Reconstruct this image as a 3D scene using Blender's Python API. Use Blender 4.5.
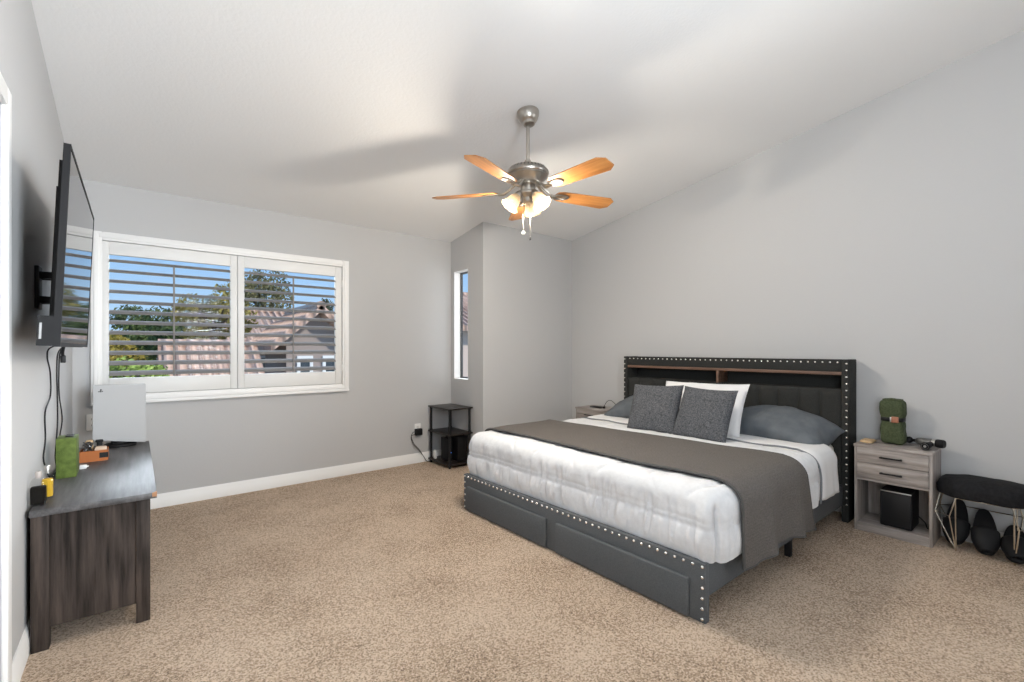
import bpy, bmesh, math, random
from mathutils import Vector, Matrix, Euler, noise
random.seed(7)
sc = bpy.context.scene
for o in list(bpy.data.objects):
    bpy.data.objects.remove(o, do_unlink=True)
PI = math.pi
R = math.radians
COL = sc.collection

# ------------------------------------------------------------------ camera
YAW = math.atan2(377, 460)
cam_d = bpy.data.cameras.new('camera')
cam_d.sensor_width = 36.0
cam_d.lens = 460 / 1024 * 36
cam_d.shift_y = 8 / 1024
cam_d.clip_start = 0.02
cam_d.clip_end = 300
cam = bpy.data.objects.new('camera', cam_d)
COL.objects.link(cam)
cam.location = (0, 0, 1.23)
cam.rotation_euler = (R(90), 0, -YAW)
sc.camera = cam

# ------------------------------------------------------------------ view, world, lights
sc.view_settings.view_transform = 'Standard'
sc.view_settings.look = 'None'
sc.view_settings.gamma = 1
sc.view_settings.exposure = 0.08
sc.view_settings.use_curve_mapping = False
sc.cycles.use_denoising = True
sc.cycles.max_bounces = 10
sc.cycles.diffuse_bounces = 6
sc.cycles.transparent_max_bounces = 16
sc.cycles.sample_clamp_indirect = 4
sc.cycles.caustics_reflective = False
sc.cycles.caustics_refractive = False

w = bpy.data.worlds.new('sky')
sc.world = w
w.use_nodes = True
nt = w.node_tree
nt.nodes.clear()
wo = nt.nodes.new('ShaderNodeOutputWorld')
bg = nt.nodes.new('ShaderNodeBackground')
tc = nt.nodes.new('ShaderNodeTexCoord')
sep = nt.nodes.new('ShaderNodeSeparateXYZ')
rp = nt.nodes.new('ShaderNodeValToRGB')
rp.color_ramp.elements[0].position = 0.0
rp.color_ramp.elements[0].color = (0.50, 0.72, 0.93, 1)
rp.color_ramp.elements[1].position = 0.30
rp.color_ramp.elements[1].color = (0.19, 0.44, 0.87, 1)
nt.links.new(tc.outputs['Generated'], sep.inputs[0])
nt.links.new(sep.outputs['Z'], rp.inputs[0])
nt.links.new(rp.outputs[0], bg.inputs['Color'])
nt.links.new(bg.outputs[0], wo.inputs[0])
bg.inputs['Strength'].default_value = 1.0


def area(name, loc, target, sx, sy, power, color=(1, 1, 1), spread=180):
    d = bpy.data.lights.new(name, 'AREA')
    d.shape = 'RECTANGLE'
    d.size = sx
    d.size_y = sy
    d.energy = power
    d.color = color
    d.spread = R(spread)
    o = bpy.data.objects.new(name, d)
    COL.objects.link(o)
    o.location = loc
    o.rotation_euler = (Vector(target) - Vector(loc)).to_track_quat('-Z', 'Y').to_euler()
    return o


sun_d = bpy.data.lights.new('sun', 'SUN')
sun_d.energy = 3.2
sun_d.angle = R(0.6)
sun_d.color = (1.0, 0.95, 0.87)
sun = bpy.data.objects.new('sun', sun_d)
COL.objects.link(sun)
sun.rotation_euler = Vector((-0.45, 0.75, -0.75)).to_track_quat('-Z', 'Y').to_euler()

LAMP_W = 32.0
# daylight lamps outside the windows; unseen fill lamps added behind and beside the camera
area('window_daylight', (1.0, 10.0, 3.75), (0.9, 4.4, 1.45), 6.0, 1.3, 620, (0.84, 0.93, 1.0))
area('nook_daylight', (4.3, 5.1, 2.2), (2.8, 4.29, 1.45), 1.2, 1.4, 130, (0.88, 0.95, 1.0))
area('back_fill', (0.95, -0.75, 1.35), (-0.45, 2.6, 1.40), 0.5, 1.5, 21, (0.88, 0.945, 1.0), 66)  # added fill lamp, brightens the left wall beside the television
area('right_fill', (4.08, -0.95, 1.4), (-0.34, -0.2, 1.35), 1.8, 2.1, 50, (0.88, 0.945, 1.0), 125)  # added fill lamp; the right wall has no opening here
area('left_fill', (-0.30, -0.55, 1.35), (4.1, 0.0, 1.3), 1.9, 2.1, 32, (0.88, 0.945, 1.0), 130)  # added fill lamp in front of solid left wall, not at the door
area('bounce_fill', (0.9, -0.4, 1.70), (1.2, 0.8, 3.2), 0.6, 0.6, 51, (0.88, 0.945, 1.0))  # added fill lamp aimed up to brighten the ceiling

# ------------------------------------------------------------------ dimensions of the room
XL, XR = -0.343, 4.121
YF, YB = 4.50, -2.0
XN, YN = 2.787, 3.874            # the corner that juts into the room


def ceil_z(y):
    return 2.447 + 0.162 * (YF - y)


# ------------------------------------------------------------------ materials
MATS = {}


def new_mat(name):
    m = bpy.data.materials.new(name)
    m.use_nodes = True
    MATS[name] = m
    return m, m.node_tree, m.node_tree.nodes['Principled BSDF']


def add_bump(nt, b, height, strength, dist=0.01):
    bp = nt.nodes.new('ShaderNodeBump')
    bp.inputs['Strength'].default_value = strength
    bp.inputs['Distance'].default_value = dist
    nt.links.new(height, bp.inputs['Height'])
    nt.links.new(bp.outputs[0], b.inputs['Normal'])
    return bp


def obj_coord(nt, scale=(1, 1, 1), rot=(0, 0, 0)):
    t = nt.nodes.new('ShaderNodeTexCoord')
    mp = nt.nodes.new('ShaderNodeMapping')
    mp.inputs['Scale'].default_value = scale
    mp.inputs['Rotation'].default_value = rot
    nt.links.new(t.outputs['Object'], mp.inputs[0])
    return mp.outputs[0]


def tex_noise(nt, vec, scale, detail=4, rough=0.55):
    n = nt.nodes.new('ShaderNodeTexNoise')
    n.inputs['Scale'].default_value = scale
    n.inputs['Detail'].default_value = detail
    n.inputs['Roughness'].default_value = rough
    nt.links.new(vec, n.inputs['Vector'])
    return n.outputs['Fac']


def ramp(nt, fac, stops):
    r = nt.nodes.new('ShaderNodeValToRGB')
    els = r.color_ramp.elements
    while len(els) < len(stops):
        els.new(0.5)
    for e, (p, c) in zip(els, stops):
        e.position = p
        e.color = (*c, 1)
    nt.links.new(fac, r.inputs[0])
    return r.outputs[0]


def plain(name, col, rough=0.5, metal=0.0, bump=None, spec=0.5, coat=0.0):
    m, nt, b = new_mat(name)
    b.inputs['Base Color'].default_value = (*col, 1)
    b.inputs['Roughness'].default_value = rough
    b.inputs['Metallic'].default_value = metal
    b.inputs['Specular IOR Level'].default_value = spec
    b.inputs['Coat Weight'].default_value = coat
    if bump:
        sc_, st = bump
        add_bump(nt, b, tex_noise(nt, obj_coord(nt), sc_, 3), st, 0.004)
    return m


def mottled(name, c1, c2, scale, rough=0.9, bump=0.3, stretch=(1, 1, 1), bscale=None, lo=0.35, hi=0.65, dist=0.004):
    m, nt, b = new_mat(name)
    v = obj_coord(nt, stretch)
    f = tex_noise(nt, v, scale, 5, 0.6)
    nt.links.new(ramp(nt, f, [(lo, c1), (hi, c2)]), b.inputs['Base Color'])
    b.inputs['Roughness'].default_value = rough
    b.inputs['Specular IOR Level'].default_value = 0.25
    if bump:
        add_bump(nt, b, tex_noise(nt, v, bscale or scale, 4), bump, dist)
    return m


def wood(name, dark, mid, light, axis, rough=0.45, scale=1.0, spec=0.5, rings=True):
    """grain running along one axis"""
    m, nt, b = new_mat(name)
    st = [14.0, 14.0, 14.0]
    st['XYZ'.index(axis)] = 0.9
    st = [s * scale for s in st]
    v = obj_coord(nt, st)
    f1 = tex_noise(nt, v, 2.2, 6, 0.65)
    st2 = [3.2, 3.2, 3.2]
    st2['XYZ'.index(axis)] = 0.55
    v2 = obj_coord(nt, [s * scale for s in st2])
    f2 = tex_noise(nt, v2, 1.2, 2, 0.4)
    wv = nt.nodes.new('ShaderNodeMath')
    wv.operation = 'MULTIPLY'
    nt.links.new(f2, wv.inputs[0])
    wv.inputs[1].default_value = 46
    sn = nt.nodes.new('ShaderNodeMath')
    sn.operation = 'SINE'
    nt.links.new(wv.outputs[0], sn.inputs[0])
    mx = nt.nodes.new('ShaderNodeMath')
    mx.operation = 'MULTIPLY_ADD'
    nt.links.new(sn.outputs[0], mx.inputs[0])
    mx.inputs[1].default_value = 0.055 if rings else 0.02
    nt.links.new(f1, mx.inputs[2])
    nt.links.new(ramp(nt, mx.outputs[0], [(0.33, dark), (0.5, mid), (0.68, light)]), b.inputs['Base Color'])
    b.inputs['Roughness'].default_value = rough
    b.inputs['Specular IOR Level'].default_value = spec
    add_bump(nt, b, mx.outputs[0], 0.12, 0.003)
    return m


def carpet():
    m, nt, b = new_mat('carpet')
    v = obj_coord(nt)
    vo = nt.nodes.new('ShaderNodeTexVoronoi')
    vo.inputs['Scale'].default_value = 165
    nt.links.new(v, vo.inputs['Vector'])
    sepc = nt.nodes.new('ShaderNodeSeparateColor')
    nt.links.new(vo.outputs['Color'], sepc.inputs[0])
    fine = tex_noise(nt, v, 130, 4, 0.75)
    big = tex_noise(nt, v, 2.6, 3, 0.5)
    a1 = nt.nodes.new('ShaderNodeMath'); a1.operation = 'MULTIPLY_ADD'
    nt.links.new(sepc.outputs[0], a1.inputs[0]); a1.inputs[1].default_value = 0.42
    nt.links.new(fine, a1.inputs[2])
    a2 = nt.nodes.new('ShaderNodeMath'); a2.operation = 'MULTIPLY_ADD'
    nt.links.new(big, a2.inputs[0]); a2.inputs[1].default_value = 0.38
    nt.links.new(a1.outputs[0], a2.inputs[2])
    colr = ramp(nt, a2.outputs[0], [(0.58, (0.145, 0.092, 0.056)), (0.79, (0.425, 0.302, 0.205)),
                                    (0.95, (0.60, 0.455, 0.33)), (1.0, (0.70, 0.56, 0.43))])
    nt.links.new(colr, b.inputs['Base Color'])
    b.inputs['Roughness'].default_value = 1.0
    b.inputs['Specular IOR Level'].default_value = 0.05
    b.inputs['Sheen Weight'].default_value = 0.15
    add_bump(nt, b, a1.outputs[0], 0.9, 0.012)
    return m


def glass_pane(name, tint=(1, 1, 1), refl=0.05):
    m = bpy.data.materials.new(name)
    m.use_nodes = True
    nt = m.node_tree
    nt.nodes.clear()
    o = nt.nodes.new('ShaderNodeOutputMaterial')
    mix = nt.nodes.new('ShaderNodeMixShader')
    mix.inputs[0].default_value = refl
    t = nt.nodes.new('ShaderNodeBsdfTransparent')
    t.inputs[0].default_value = (*tint, 1)
    g = nt.nodes.new('ShaderNodeBsdfGlossy')
    g.inputs['Roughness'].default_value = 0.02
    nt.links.new(t.outputs[0], mix.inputs[1])
    nt.links.new(g.outputs[0], mix.inputs[2])
    nt.links.new(mix.outputs[0], o.inputs[0])
    MATS[name] = m
    return m


def lamp_glass():
    m = bpy.data.materials.new('lamp_glass')
    m.use_nodes = True
    nt = m.node_tree
    nt.nodes.clear()
    o = nt.nodes.new('ShaderNodeOutputMaterial')
    mix = nt.nodes.new('ShaderNodeMixShader')
    mix.inputs[0].default_value = 0.5
    d = nt.nodes.new('ShaderNodeBsdfDiffuse')
    d.inputs[0].default_value = (0.07, 0.055, 0.037, 1)
    t = nt.nodes.new('ShaderNodeBsdfTranslucent')
    t.inputs[0].default_value = (0.022, 0.015, 0.009, 1)
    e = nt.nodes.new('ShaderNodeEmission')
    e.inputs[0].default_value = (1.0, 0.74, 0.44, 1)
    e.inputs[1].default_value = 0.40
    ad = nt.nodes.new('ShaderNodeAddShader')
    nt.links.new(d.outputs[0], mix.inputs[1])
    nt.links.new(t.outputs[0], mix.inputs[2])
    nt.links.new(mix.outputs[0], ad.inputs[0])
    nt.links.new(e.outputs[0], ad.inputs[1])
    nt.links.new(ad.outputs[0], o.inputs[0])
    MATS['lamp_glass'] = m
    return m


def emis(name, col, st):
    m, nt, b = new_mat(name)
    b.inputs['Base Color'].default_value = (*col, 1)
    b.inputs['Emission Color'].default_value = (*col, 1)
    b.inputs['Emission Strength'].default_value = st
    return m


M_WALL = plain('wall_paint', (0.49, 0.49, 0.493), 0.75, bump=(60, 0.12), spec=0.3)
M_CEIL = plain('ceiling_paint', (0.80, 0.80, 0.80), 0.9, bump=(55, 0.35), spec=0.2)
M_TRIM = plain('white_trim', (0.84, 0.838, 0.83), 0.45)
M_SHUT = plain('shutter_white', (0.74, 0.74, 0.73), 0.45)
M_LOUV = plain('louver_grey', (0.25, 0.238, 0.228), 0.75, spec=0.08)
M_CARPET = carpet()
M_PANE = glass_pane('window_glass', (1, 1, 1), 0.002)
M_DARKF = plain('dark_frame', (0.05, 0.05, 0.052), 0.4)
M_BEDF = mottled('bed_fabric', (0.080, 0.086, 0.092), (0.112, 0.119, 0.126), 260, 0.8, 0.35)
M_HEADF = mottled('headboard_fabric', (0.020, 0.0205, 0.0195), (0.032, 0.0325, 0.0305), 240, 0.85, 0.35)
M_STUD = plain('nailhead_metal', (0.72, 0.70, 0.66), 0.25, 1.0)
M_BROWNW = wood('brown_wood', (0.07, 0.035, 0.022), (0.13, 0.07, 0.045), (0.19, 0.11, 0.075), 'Y')
M_DUVET = mottled('duvet_cotton', (0.65, 0.66, 0.68), (0.71, 0.72, 0.74), 30, 0.85, 0.3, bscale=70)
M_SHEET = plain('sheet_cotton', (0.72, 0.72, 0.73), 0.85, bump=(45, 0.2), spec=0.2)
M_MATT = plain('mattress_cover', (0.66, 0.65, 0.61), 0.9, bump=(60, 0.2), spec=0.2)
M_PIPE = plain('grey_piping', (0.16, 0.17, 0.185), 0.8)
M_SLATE = mottled('slate_cotton', (0.095, 0.108, 0.122), (0.125, 0.138, 0.152), 12, 0.75, 0.2, bscale=60)
M_TWEED = mottled('grey_tweed', (0.040, 0.043, 0.049), (0.125, 0.130, 0.142), 110, 0.95, 0.6)
M_DRESS = wood('dresser_wood', (0.013, 0.0095, 0.008), (0.039, 0.030, 0.0255), (0.074, 0.056, 0.047), 'Z', 0.6, spec=0.15)
M_DRESSX = wood('dresser_wood_sheen_top', (0.040, 0.038, 0.039), (0.075, 0.072, 0.073), (0.12, 0.115, 0.117), 'Y', 0.46, spec=0.4)  # paler than the sides: the gloss reflection is put into the colour
M_CHIP = plain('raw_particle_board', (0.33, 0.17, 0.09), 0.9)
M_NIGHT = wood('grey_oak', (0.185, 0.158, 0.145), (0.30, 0.265, 0.245), (0.42, 0.38, 0.355), 'Y', 0.5, rings=False)
M_NIGHTV = wood('grey_oak_upright', (0.185, 0.158, 0.145), (0.30, 0.265, 0.245), (0.42, 0.38, 0.355), 'Z', 0.5, rings=False)
M_BLACK = plain('matt_black', (0.010, 0.010, 0.011), 0.5, spec=0.25)
M_BLACKP = plain('black_plastic', (0.010, 0.010, 0.011), 0.55, spec=0.18)
M_RUBBER = plain('black_foam', (0.007, 0.007, 0.008), 0.6, spec=0.2)
M_ESPR = wood('espresso_laminate', (0.009, 0.007, 0.006), (0.017, 0.013, 0.011), (0.028, 0.022, 0.019), 'Y', 0.4, spec=0.35)
M_SCREEN = plain('tv_screen', (0.008, 0.008, 0.009), 0.04, spec=0.9)
M_NICKEL = plain('brushed_nickel', (0.46, 0.43, 0.39), 0.28, 1.0)
M_BLADE = wood('oak_blade', (0.30, 0.115, 0.026), (0.42, 0.175, 0.045), (0.52, 0.245, 0.075), 'X', 0.35, rings=False)
M_CREAM = plain('cream_inlay', (0.34, 0.24, 0.15), 0.4)
M_LAMPG = lamp_glass()
M_BULB = emis('bulb_glow', (1.0, 0.80, 0.52), 2.5)
M_CONS = plain('console_white', (0.45, 0.455, 0.462), 0.55)
M_GREENB = mottled('green_card', (0.068, 0.102, 0.018), (0.120, 0.168, 0.036), 34, 0.7, 0.35)
M_ORANGE = plain('orange_card', (0.40, 0.115, 0.018), 0.55)
M_WHITE = plain('white_plastic', (0.78, 0.78, 0.77), 0.4)
M_BGLASS = glass_pane('bottle_glass', (0.93, 0.93, 0.93), 0.025)
M_COLA = plain('dark_liquid', (0.004, 0.003, 0.002), 0.6, spec=0.05)
M_GOLDL = plain('amber_liquid', (0.62, 0.38, 0.03), 0.15)
M_CAP = plain('bottle_cap', (0.42, 0.37, 0.34), 0.4)
M_OLIVE = mottled('olive_canvas', (0.042, 0.054, 0.026), (0.072, 0.088, 0.045), 90, 0.9, 0.4)
M_LEATH = plain('brown_leather', (0.33, 0.13, 0.07), 0.5)
M_STEEL = plain('steel', (0.62, 0.61, 0.58), 0.3, 1.0)
M_GUN = plain('gun_grey', (0.16, 0.16, 0.16), 0.3, 0.8)
M_VELV = mottled('black_velvet', (0.006, 0.006, 0.007), (0.014, 0.014, 0.016), 60, 0.85, 0.3)
M_STICK = plain('grey_sticker', (0.30, 0.30, 0.30), 0.6)
M_BLUE = emis('blue_led', (0.05, 0.25, 1.0), 2.0)
M_TAN = plain('tan_wood', (0.52, 0.36, 0.20), 0.6)
M_WIRE = plain('champagne_wire', (0.66, 0.62, 0.54), 0.25, 1.0)


def quilt_mat():
    m, nt, b = new_mat('grey_quilt')
    v = obj_coord(nt)
    f = tex_noise(nt, v, 150, 4, 0.6)
    nt.links.new(ramp(nt, f, [(0.35, (0.098, 0.089, 0.082)), (0.65, (0.142, 0.130, 0.121))]), b.inputs['Base Color'])
    b.inputs['Roughness'].default_value = 0.9
    b.inputs['Specular IOR Level'].default_value = 0.2
    br = nt.nodes.new('ShaderNodeTexBrick')
    br.inputs['Scale'].default_value = 16
    br.inputs['Mortar Size'].default_value = 0.035
    br.inputs['Mortar Smooth'].default_value = 1.0
    br.inputs['Color1'].default_value = (1, 1, 1, 1)
    br.inputs['Color2'].default_value = (1, 1, 1, 1)
    br.inputs['Mortar'].default_value = (0, 0, 0, 1)
    uv = nt.nodes.new('ShaderNodeUVMap')
    nt.links.new(uv.outputs[0], br.inputs['Vector'])
    add_bump(nt, b, br.outputs['Color'], 0.55, 0.006)
    return m


M_QUILT = quilt_mat()
M_QEDGE = plain('quilt_binding', (0.075, 0.072, 0.070), 0.9)

# ------------------------------------------------------------------ mesh helpers (world coordinates)


def NB():
    return bmesh.new()


def box(bm, x0, x1, y0, y1, z0, z1, bev=0.0, seg=2):
    vs = bmesh.ops.create_cube(bm, size=1.0)['verts']
    bmesh.ops.scale(bm, vec=(x1 - x0, y1 - y0, z1 - z0), verts=vs)
    bmesh.ops.translate(bm, vec=((x0 + x1) / 2, (y0 + y1) / 2, (z0 + z1) / 2), verts=vs)
    if bev > 0:
        es = list({e for v in vs for e in v.link_edges})
        bmesh.ops.bevel(bm, geom=es, offset=bev, segments=seg, profile=0.5, affect='EDGES')


def prism(bm, pts, axis, a0, a1):
    """polygon pts (2D) extruded along an axis"""
    def P(p, a):
        if axis == 'X':
            return (a, p[0], p[1])
        if axis == 'Y':
            return (p[0], a, p[1])
        return (p[0], p[1], a)
    v0 = [bm.verts.new(P(p, a0)) for p in pts]
    v1 = [bm.verts.new(P(p, a1)) for p in pts]
    n = len(pts)
    fs = [bm.faces.new(v0), bm.faces.new(v1)]
    for i in range(n):
        fs.append(bm.faces.new((v0[i], v0[(i + 1) % n], v1[(i + 1) % n], v1[i])))
    bmesh.ops.recalc_face_normals(bm, faces=fs)


def lathe(bm, prof, n=32, M=None, cap=True):
    """profile [(r,z)] spun about z, then moved by the matrix M"""
    rings = []
    for r, z in prof:
        ring = []
        for i in range(n):
            a = 2 * PI * i / n
            p = Vector((r * math.cos(a), r * math.sin(a), z))
            ring.append(bm.verts.new(M @ p if M else p))
        rings.append(ring)
    fs = []
    for a, b in zip(rings, rings[1:]):
        for i in range(n):
            fs.append(bm.faces.new((a[i], a[(i + 1) % n], b[(i + 1) % n], b[i])))
    if cap:
        if prof[0][0] > 1e-5:
            fs.append(bm.faces.new(rings[0]))
        if prof[-1][0] > 1e-5:
            fs.append(bm.faces.new(rings[-1]))
    bmesh.ops.remove_doubles(bm, verts=[v for r in rings for v in r], dist=1e-5)
    bmesh.ops.recalc_face_normals(bm, faces=[f for f in fs if f.is_valid])


def cyl(bm, p0, p1, r, n=16, r1=None):
    p0, p1 = Vector(p0), Vector(p1)
    d = p1 - p0
    M = Matrix.Translation(p0) @ d.to_track_quat('Z', 'Y').to_matrix().to_4x4()
    lathe(bm, [(r, 0), (r if r1 is None else r1, d.length)], n, M)


def smooth_path(pts, sub=6):
    pts = [Vector(p) for p in pts]
    out = []
    for i in range(len(pts) - 1):
        p0 = pts[max(i - 1, 0)]; p1 = pts[i]; p2 = pts[i + 1]; p3 = pts[min(i + 2, len(pts) - 1)]
        for k in range(sub):
            t = k / sub
            out.append(0.5 * ((2 * p1) + (p2 - p0) * t + (2 * p0 - 5 * p1 + 4 * p2 - p3) * t * t
                              + (3 * p1 - p0 - 3 * p2 + p3) * t ** 3))
    out.append(pts[-1])
    return out


def tube(bm, pts, r, n=8, closed=False):
    pts = [Vector(p) for p in pts]
    N = len(pts)
    rings = []
    up = None
    for i, p in enumerate(pts):
        a = pts[(i - 1) % N] if closed or i > 0 else p
        b = pts[(i + 1) % N] if closed or i < N - 1 else p
        t = (b - a).normalized()
        if up is None:
            up = t.orthogonal().normalized()
        up = (up - t * up.dot(t))
        if up.length < 1e-6:
            up = t.orthogonal()
        up.normalize()
        s = t.cross(up)
        rings.append([bm.verts.new(p + r * (math.cos(2 * PI * k / n) * up + math.sin(2 * PI * k / n) * s)) for k in range(n)])
    fs = []
    m = N if closed else N - 1
    for i in range(m):
        a, b = rings[i], rings[(i + 1) % N]
        for k in range(n):
            fs.append(bm.faces.new((a[k], a[(k + 1) % n], b[(k + 1) % n], b[k])))
    if not closed:
        fs.append(bm.faces.new(rings[0]))
        fs.append(bm.faces.new(rings[-1]))
    bmesh.ops.recalc_face_normals(bm, faces=fs)


def grid(bm, nu, nv, fn, uvl=None, fuv=None):
    vs = [[bm.verts.new(fn(i / nu, j / nv)) for j in range(nv + 1)] for i in range(nu + 1)]
    fs = []
    for i in range(nu):
        for j in range(nv):
            f = bm.faces.new((vs[i][j], vs[i + 1][j], vs[i + 1][j + 1], vs[i][j + 1]))
            fs.append(f)
            if uvl:
                for lp, (a, b) in zip(f.loops, ((i, j), (i + 1, j), (i + 1, j + 1), (i, j + 1))):
                    lp[uvl].uv = fuv(a / nu, b / nv)
    return vs, fs


ROOTLOC = {}


def thing(name, label, cat, loc=(0, 0, 0), group=None, rot=None):
    o = bpy.data.objects.new(name, None)
    COL.objects.link(o)
    o.empty_display_size = 0.1
    o.location = loc
    if rot:
        o.rotation_euler = rot
        ROOTLOC[o.name] = Vector((0, 0, 0))     # parts of rotated things are built in local coordinates
    else:
        ROOTLOC[o.name] = Vector(loc)
    o['label'] = label
    o['category'] = cat
    if group:
        o['group'] = group
    return o


def obj(name, bm, mat, parent=None, smooth=True, label=None, angle=35):
    me = bpy.data.meshes.new(name)
    if parent is not None:
        off = ROOTLOC[parent.name]
        if off.length > 0:
            bmesh.ops.translate(bm, vec=-off, verts=bm.verts)
    bm.to_mesh(me)
    bm.free()
    me.materials.append(mat)
    o = bpy.data.objects.new(name, me)
    COL.objects.link(o)
    if parent is not None:
        o.parent = parent
        ROOTLOC[o.name] = ROOTLOC[parent.name]
    else:
        ROOTLOC[o.name] = Vector((0, 0, 0))
    if smooth:
        me.shade_smooth()
        me.set_sharp_from_angle(angle=R(angle))
    if label:
        o['label'] = label
    return o


def tag(o, label, cat, group=None):
    o['label'] = label
    o['category'] = cat
    if group:
        o['group'] = group
    return o


def struct(name, bm, mat, parent=None, smooth=True, angle=35):
    o = obj(name, bm, mat, parent, smooth, angle=angle)
    if parent is None:
        o['kind'] = 'structure'
    return o


def dup(root, loc, rotz=None, label=None, group=None):
    r = root.copy()
    COL.objects.link(r)
    r.location = loc
    if rotz is not None:
        r.rotation_euler = (0, 0, rotz)
    if label:
        r['label'] = label
    if group:
        r['group'] = group
    for ch in list(root.children):
        c = ch.copy()
        COL.objects.link(c)
        c.parent = r
        for g in list(ch.children):
            d = g.copy()
            COL.objects.link(d)
            d.parent = c
    return r


# ------------------------------------------------------------------ room shell
b = NB(); box(b, XL - 0.15, XR + 0.15, YB - 0.15, YF + 0.15, -0.12, 0.0)
struct('floor', b, M_CARPET, smooth=False)

b = NB()
prism(b, [(YB - 0.15, ceil_z(YB - 0.15)), (YF + 0.15, ceil_z(YF + 0.15)), (YF + 0.15, ceil_z(YF + 0.15) + 0.12),
          (YB - 0.15, ceil_z(YB - 0.15) + 0.12)], 'X', XL - 0.15, XR + 0.15)
struct('ceiling', b, M_CEIL, smooth=False)

# left wall with a doorway towards the camera
DY0, DY1, DZ = 1.42, 2.25, 2.04
b = NB()
prism(b, [(DY1, 0), (YF + 0.12, 0), (YF + 0.12, ceil_z(YF) + 0.05), (DY1, ceil_z(DY1) + 0.05)], 'X', XL - 0.12, XL)
prism(b, [(DY0, DZ), (DY1, DZ), (DY1, ceil_z(DY1) + 0.05), (DY0, ceil_z(DY0) + 0.05)], 'X', XL - 0.12, XL)
prism(b, [(YB - 0.12, 0), (DY0, 0), (DY0, ceil_z(DY0) + 0.05), (YB - 0.12, ceil_z(YB) + 0.1)], 'X', XL - 0.12, XL)
struct('wall_left', b, M_WALL, smooth=False)

WX0, WX1, WZ0, WZ1 = -0.20, 1.55, 0.90, 2.03      # big window opening
b = NB()
zt = ceil_z(YF) + 0.05
box(b, XL, WX0, YF, YF + 0.12, 0, zt); box(b, WX1, XN + 0.12, YF, YF + 0.12, 0, zt)
box(b, WX0, WX1, YF, YF + 0.12, 0, WZ0); box(b, WX0, WX1, YF, YF + 0.12, WZ1, zt)
struct('wall_front', b, M_WALL, smooth=False)

SY0, SY1, SZ0, SZ1 = 4.150, 4.434, 0.895, 2.10      # slim window opening
b = NB()
box(b, XN, XN + 0.115, YN, SY0, 0, ceil_z(YN) + 0.02); box(b, XN, XN + 0.115, SY1, YF, 0, ceil_z(YF) + 0.03)
box(b, XN, XN + 0.115, SY0, SY1, 0, SZ0); box(b, XN, XN + 0.115, SY0, SY1, SZ1, ceil_z(SY0) + 0.02)
struct('wall_nook_side', b, M_WALL, smooth=False)
b = NB(); box(b, XN + 0.115, XR, YN, YN + 0.115, 0, ceil_z(YN) + 0.02)
box(b, XN, XN + 0.115, YN, YN + 0.001, 0, 0.001)
struct('wall_nook_front', b, M_WALL, smooth=False)
b = NB()
prism(b, [(YB - 0.12, 0), (YN + 0.115, 0), (YN + 0.115, ceil_z(YN) + 0.03), (YB - 0.12, ceil_z(YB) + 0.05)], 'X', XR, XR + 0.12)
struct('wall_right', b, M_WALL, smooth=False)
b = NB(); box(b, XL, XR, YB - 0.12, YB, 0, ceil_z(YB))
struct('wall_back', b, M_WALL, smooth=False)


def base_profile(t=0.014, h=0.105):
    return [(0, 0), (t, 0), (t, h * 0.62), (t * 0.72, h * 0.68), (t * 0.72, h * 0.84), (t * 0.45, h * 0.9), (t * 0.3, h), (0, h)]


b = NB(); prism(b, [(YF - p, z) for p, z in base_profile()], 'X', XL, XN); struct('baseboard_front', b, M_TRIM)
b = NB(); prism(b, [(XL + p, z) for p, z in base_profile()], 'Y', DY1 + 0.07, YF)
prism(b, [(XL + p, z) for p, z in base_profile()], 'Y', YB, DY0 - 0.07); struct('baseboard_left', b, M_TRIM)
b = NB(); prism(b, [(XR - p, z) for p, z in base_profile()], 'Y', YB, YN); struct('baseboard_right', b, M_TRIM)
b = NB(); prism(b, [(XN - p, z) for p, z in base_profile()], 'Y', YN - 0.014, YF - 0.014); struct('baseboard_nook_side', b, M_TRIM)
b = NB(); prism(b, [(YN - p, z) for p, z in base_profile()], 'X', XN, XR - 0.014); struct('baseboard_nook_front', b, M_TRIM)

# door in the left wall (closed) and its casing
b = NB(); box(b, XL - 0.075, XL - 0.035, DY0 + 0.003, DY1 - 0.003, 0.01, DZ - 0.003)
for z0, z1 in ((0.25, 0.9), (1.05, 1.85)):
    box(b, XL - 0.036, XL - 0.027, DY0 + 0.14, DY1 - 0.14, z0, z1, 0.006)
door = struct('door_1', b, M_TRIM)
b = NB(); lathe(b, [(0.0, 0.05), (0.022, 0.047), (0.028, 0.03), (0.02, 0.012), (0.012, 0.0)], 20,
                Matrix.Translation((XL - 0.035, DY0 + 0.07, 0.95)) @ Matrix.Rotation(R(90), 4, 'Y'))
struct('door_knob', b, M_NICKEL, door)
b = NB()
box(b, XL, XL + 0.016, DY1, DY1 + 0.065, 0, DZ + 0.065, 0.004); box(b, XL, XL + 0.016, DY0 - 0.065, DY0, 0, DZ + 0.065, 0.004)
box(b, XL, XL + 0.016, DY0, DY1, DZ, DZ + 0.065, 0.004)
struct('trim_1', b, M_TRIM)

# ------------------------------------------------------------------ big window with plantation shutters
win = bpy.data.objects.new('window_1', None); COL.objects.link(win)
win.location = ((WX0 + WX1) / 2, YF, WZ0); win['kind'] = 'structure'; ROOTLOC[win.name] = Vector(win.location)


def frame_ring(bm, x0, x1, z0, z1, wd, y0, y1, bev=0.004):
    box(bm, x0, x0 + wd, y0, y1, z0, z1, bev); box(bm, x1 - wd, x1, y0, y1, z0, z1, bev)
    box(bm, x0 + wd, x1 - wd, y0, y1, z0, z0 + wd, bev); box(bm, x0 + wd, x1 - wd, y0, y1, z1 - wd, z1, bev)


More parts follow.
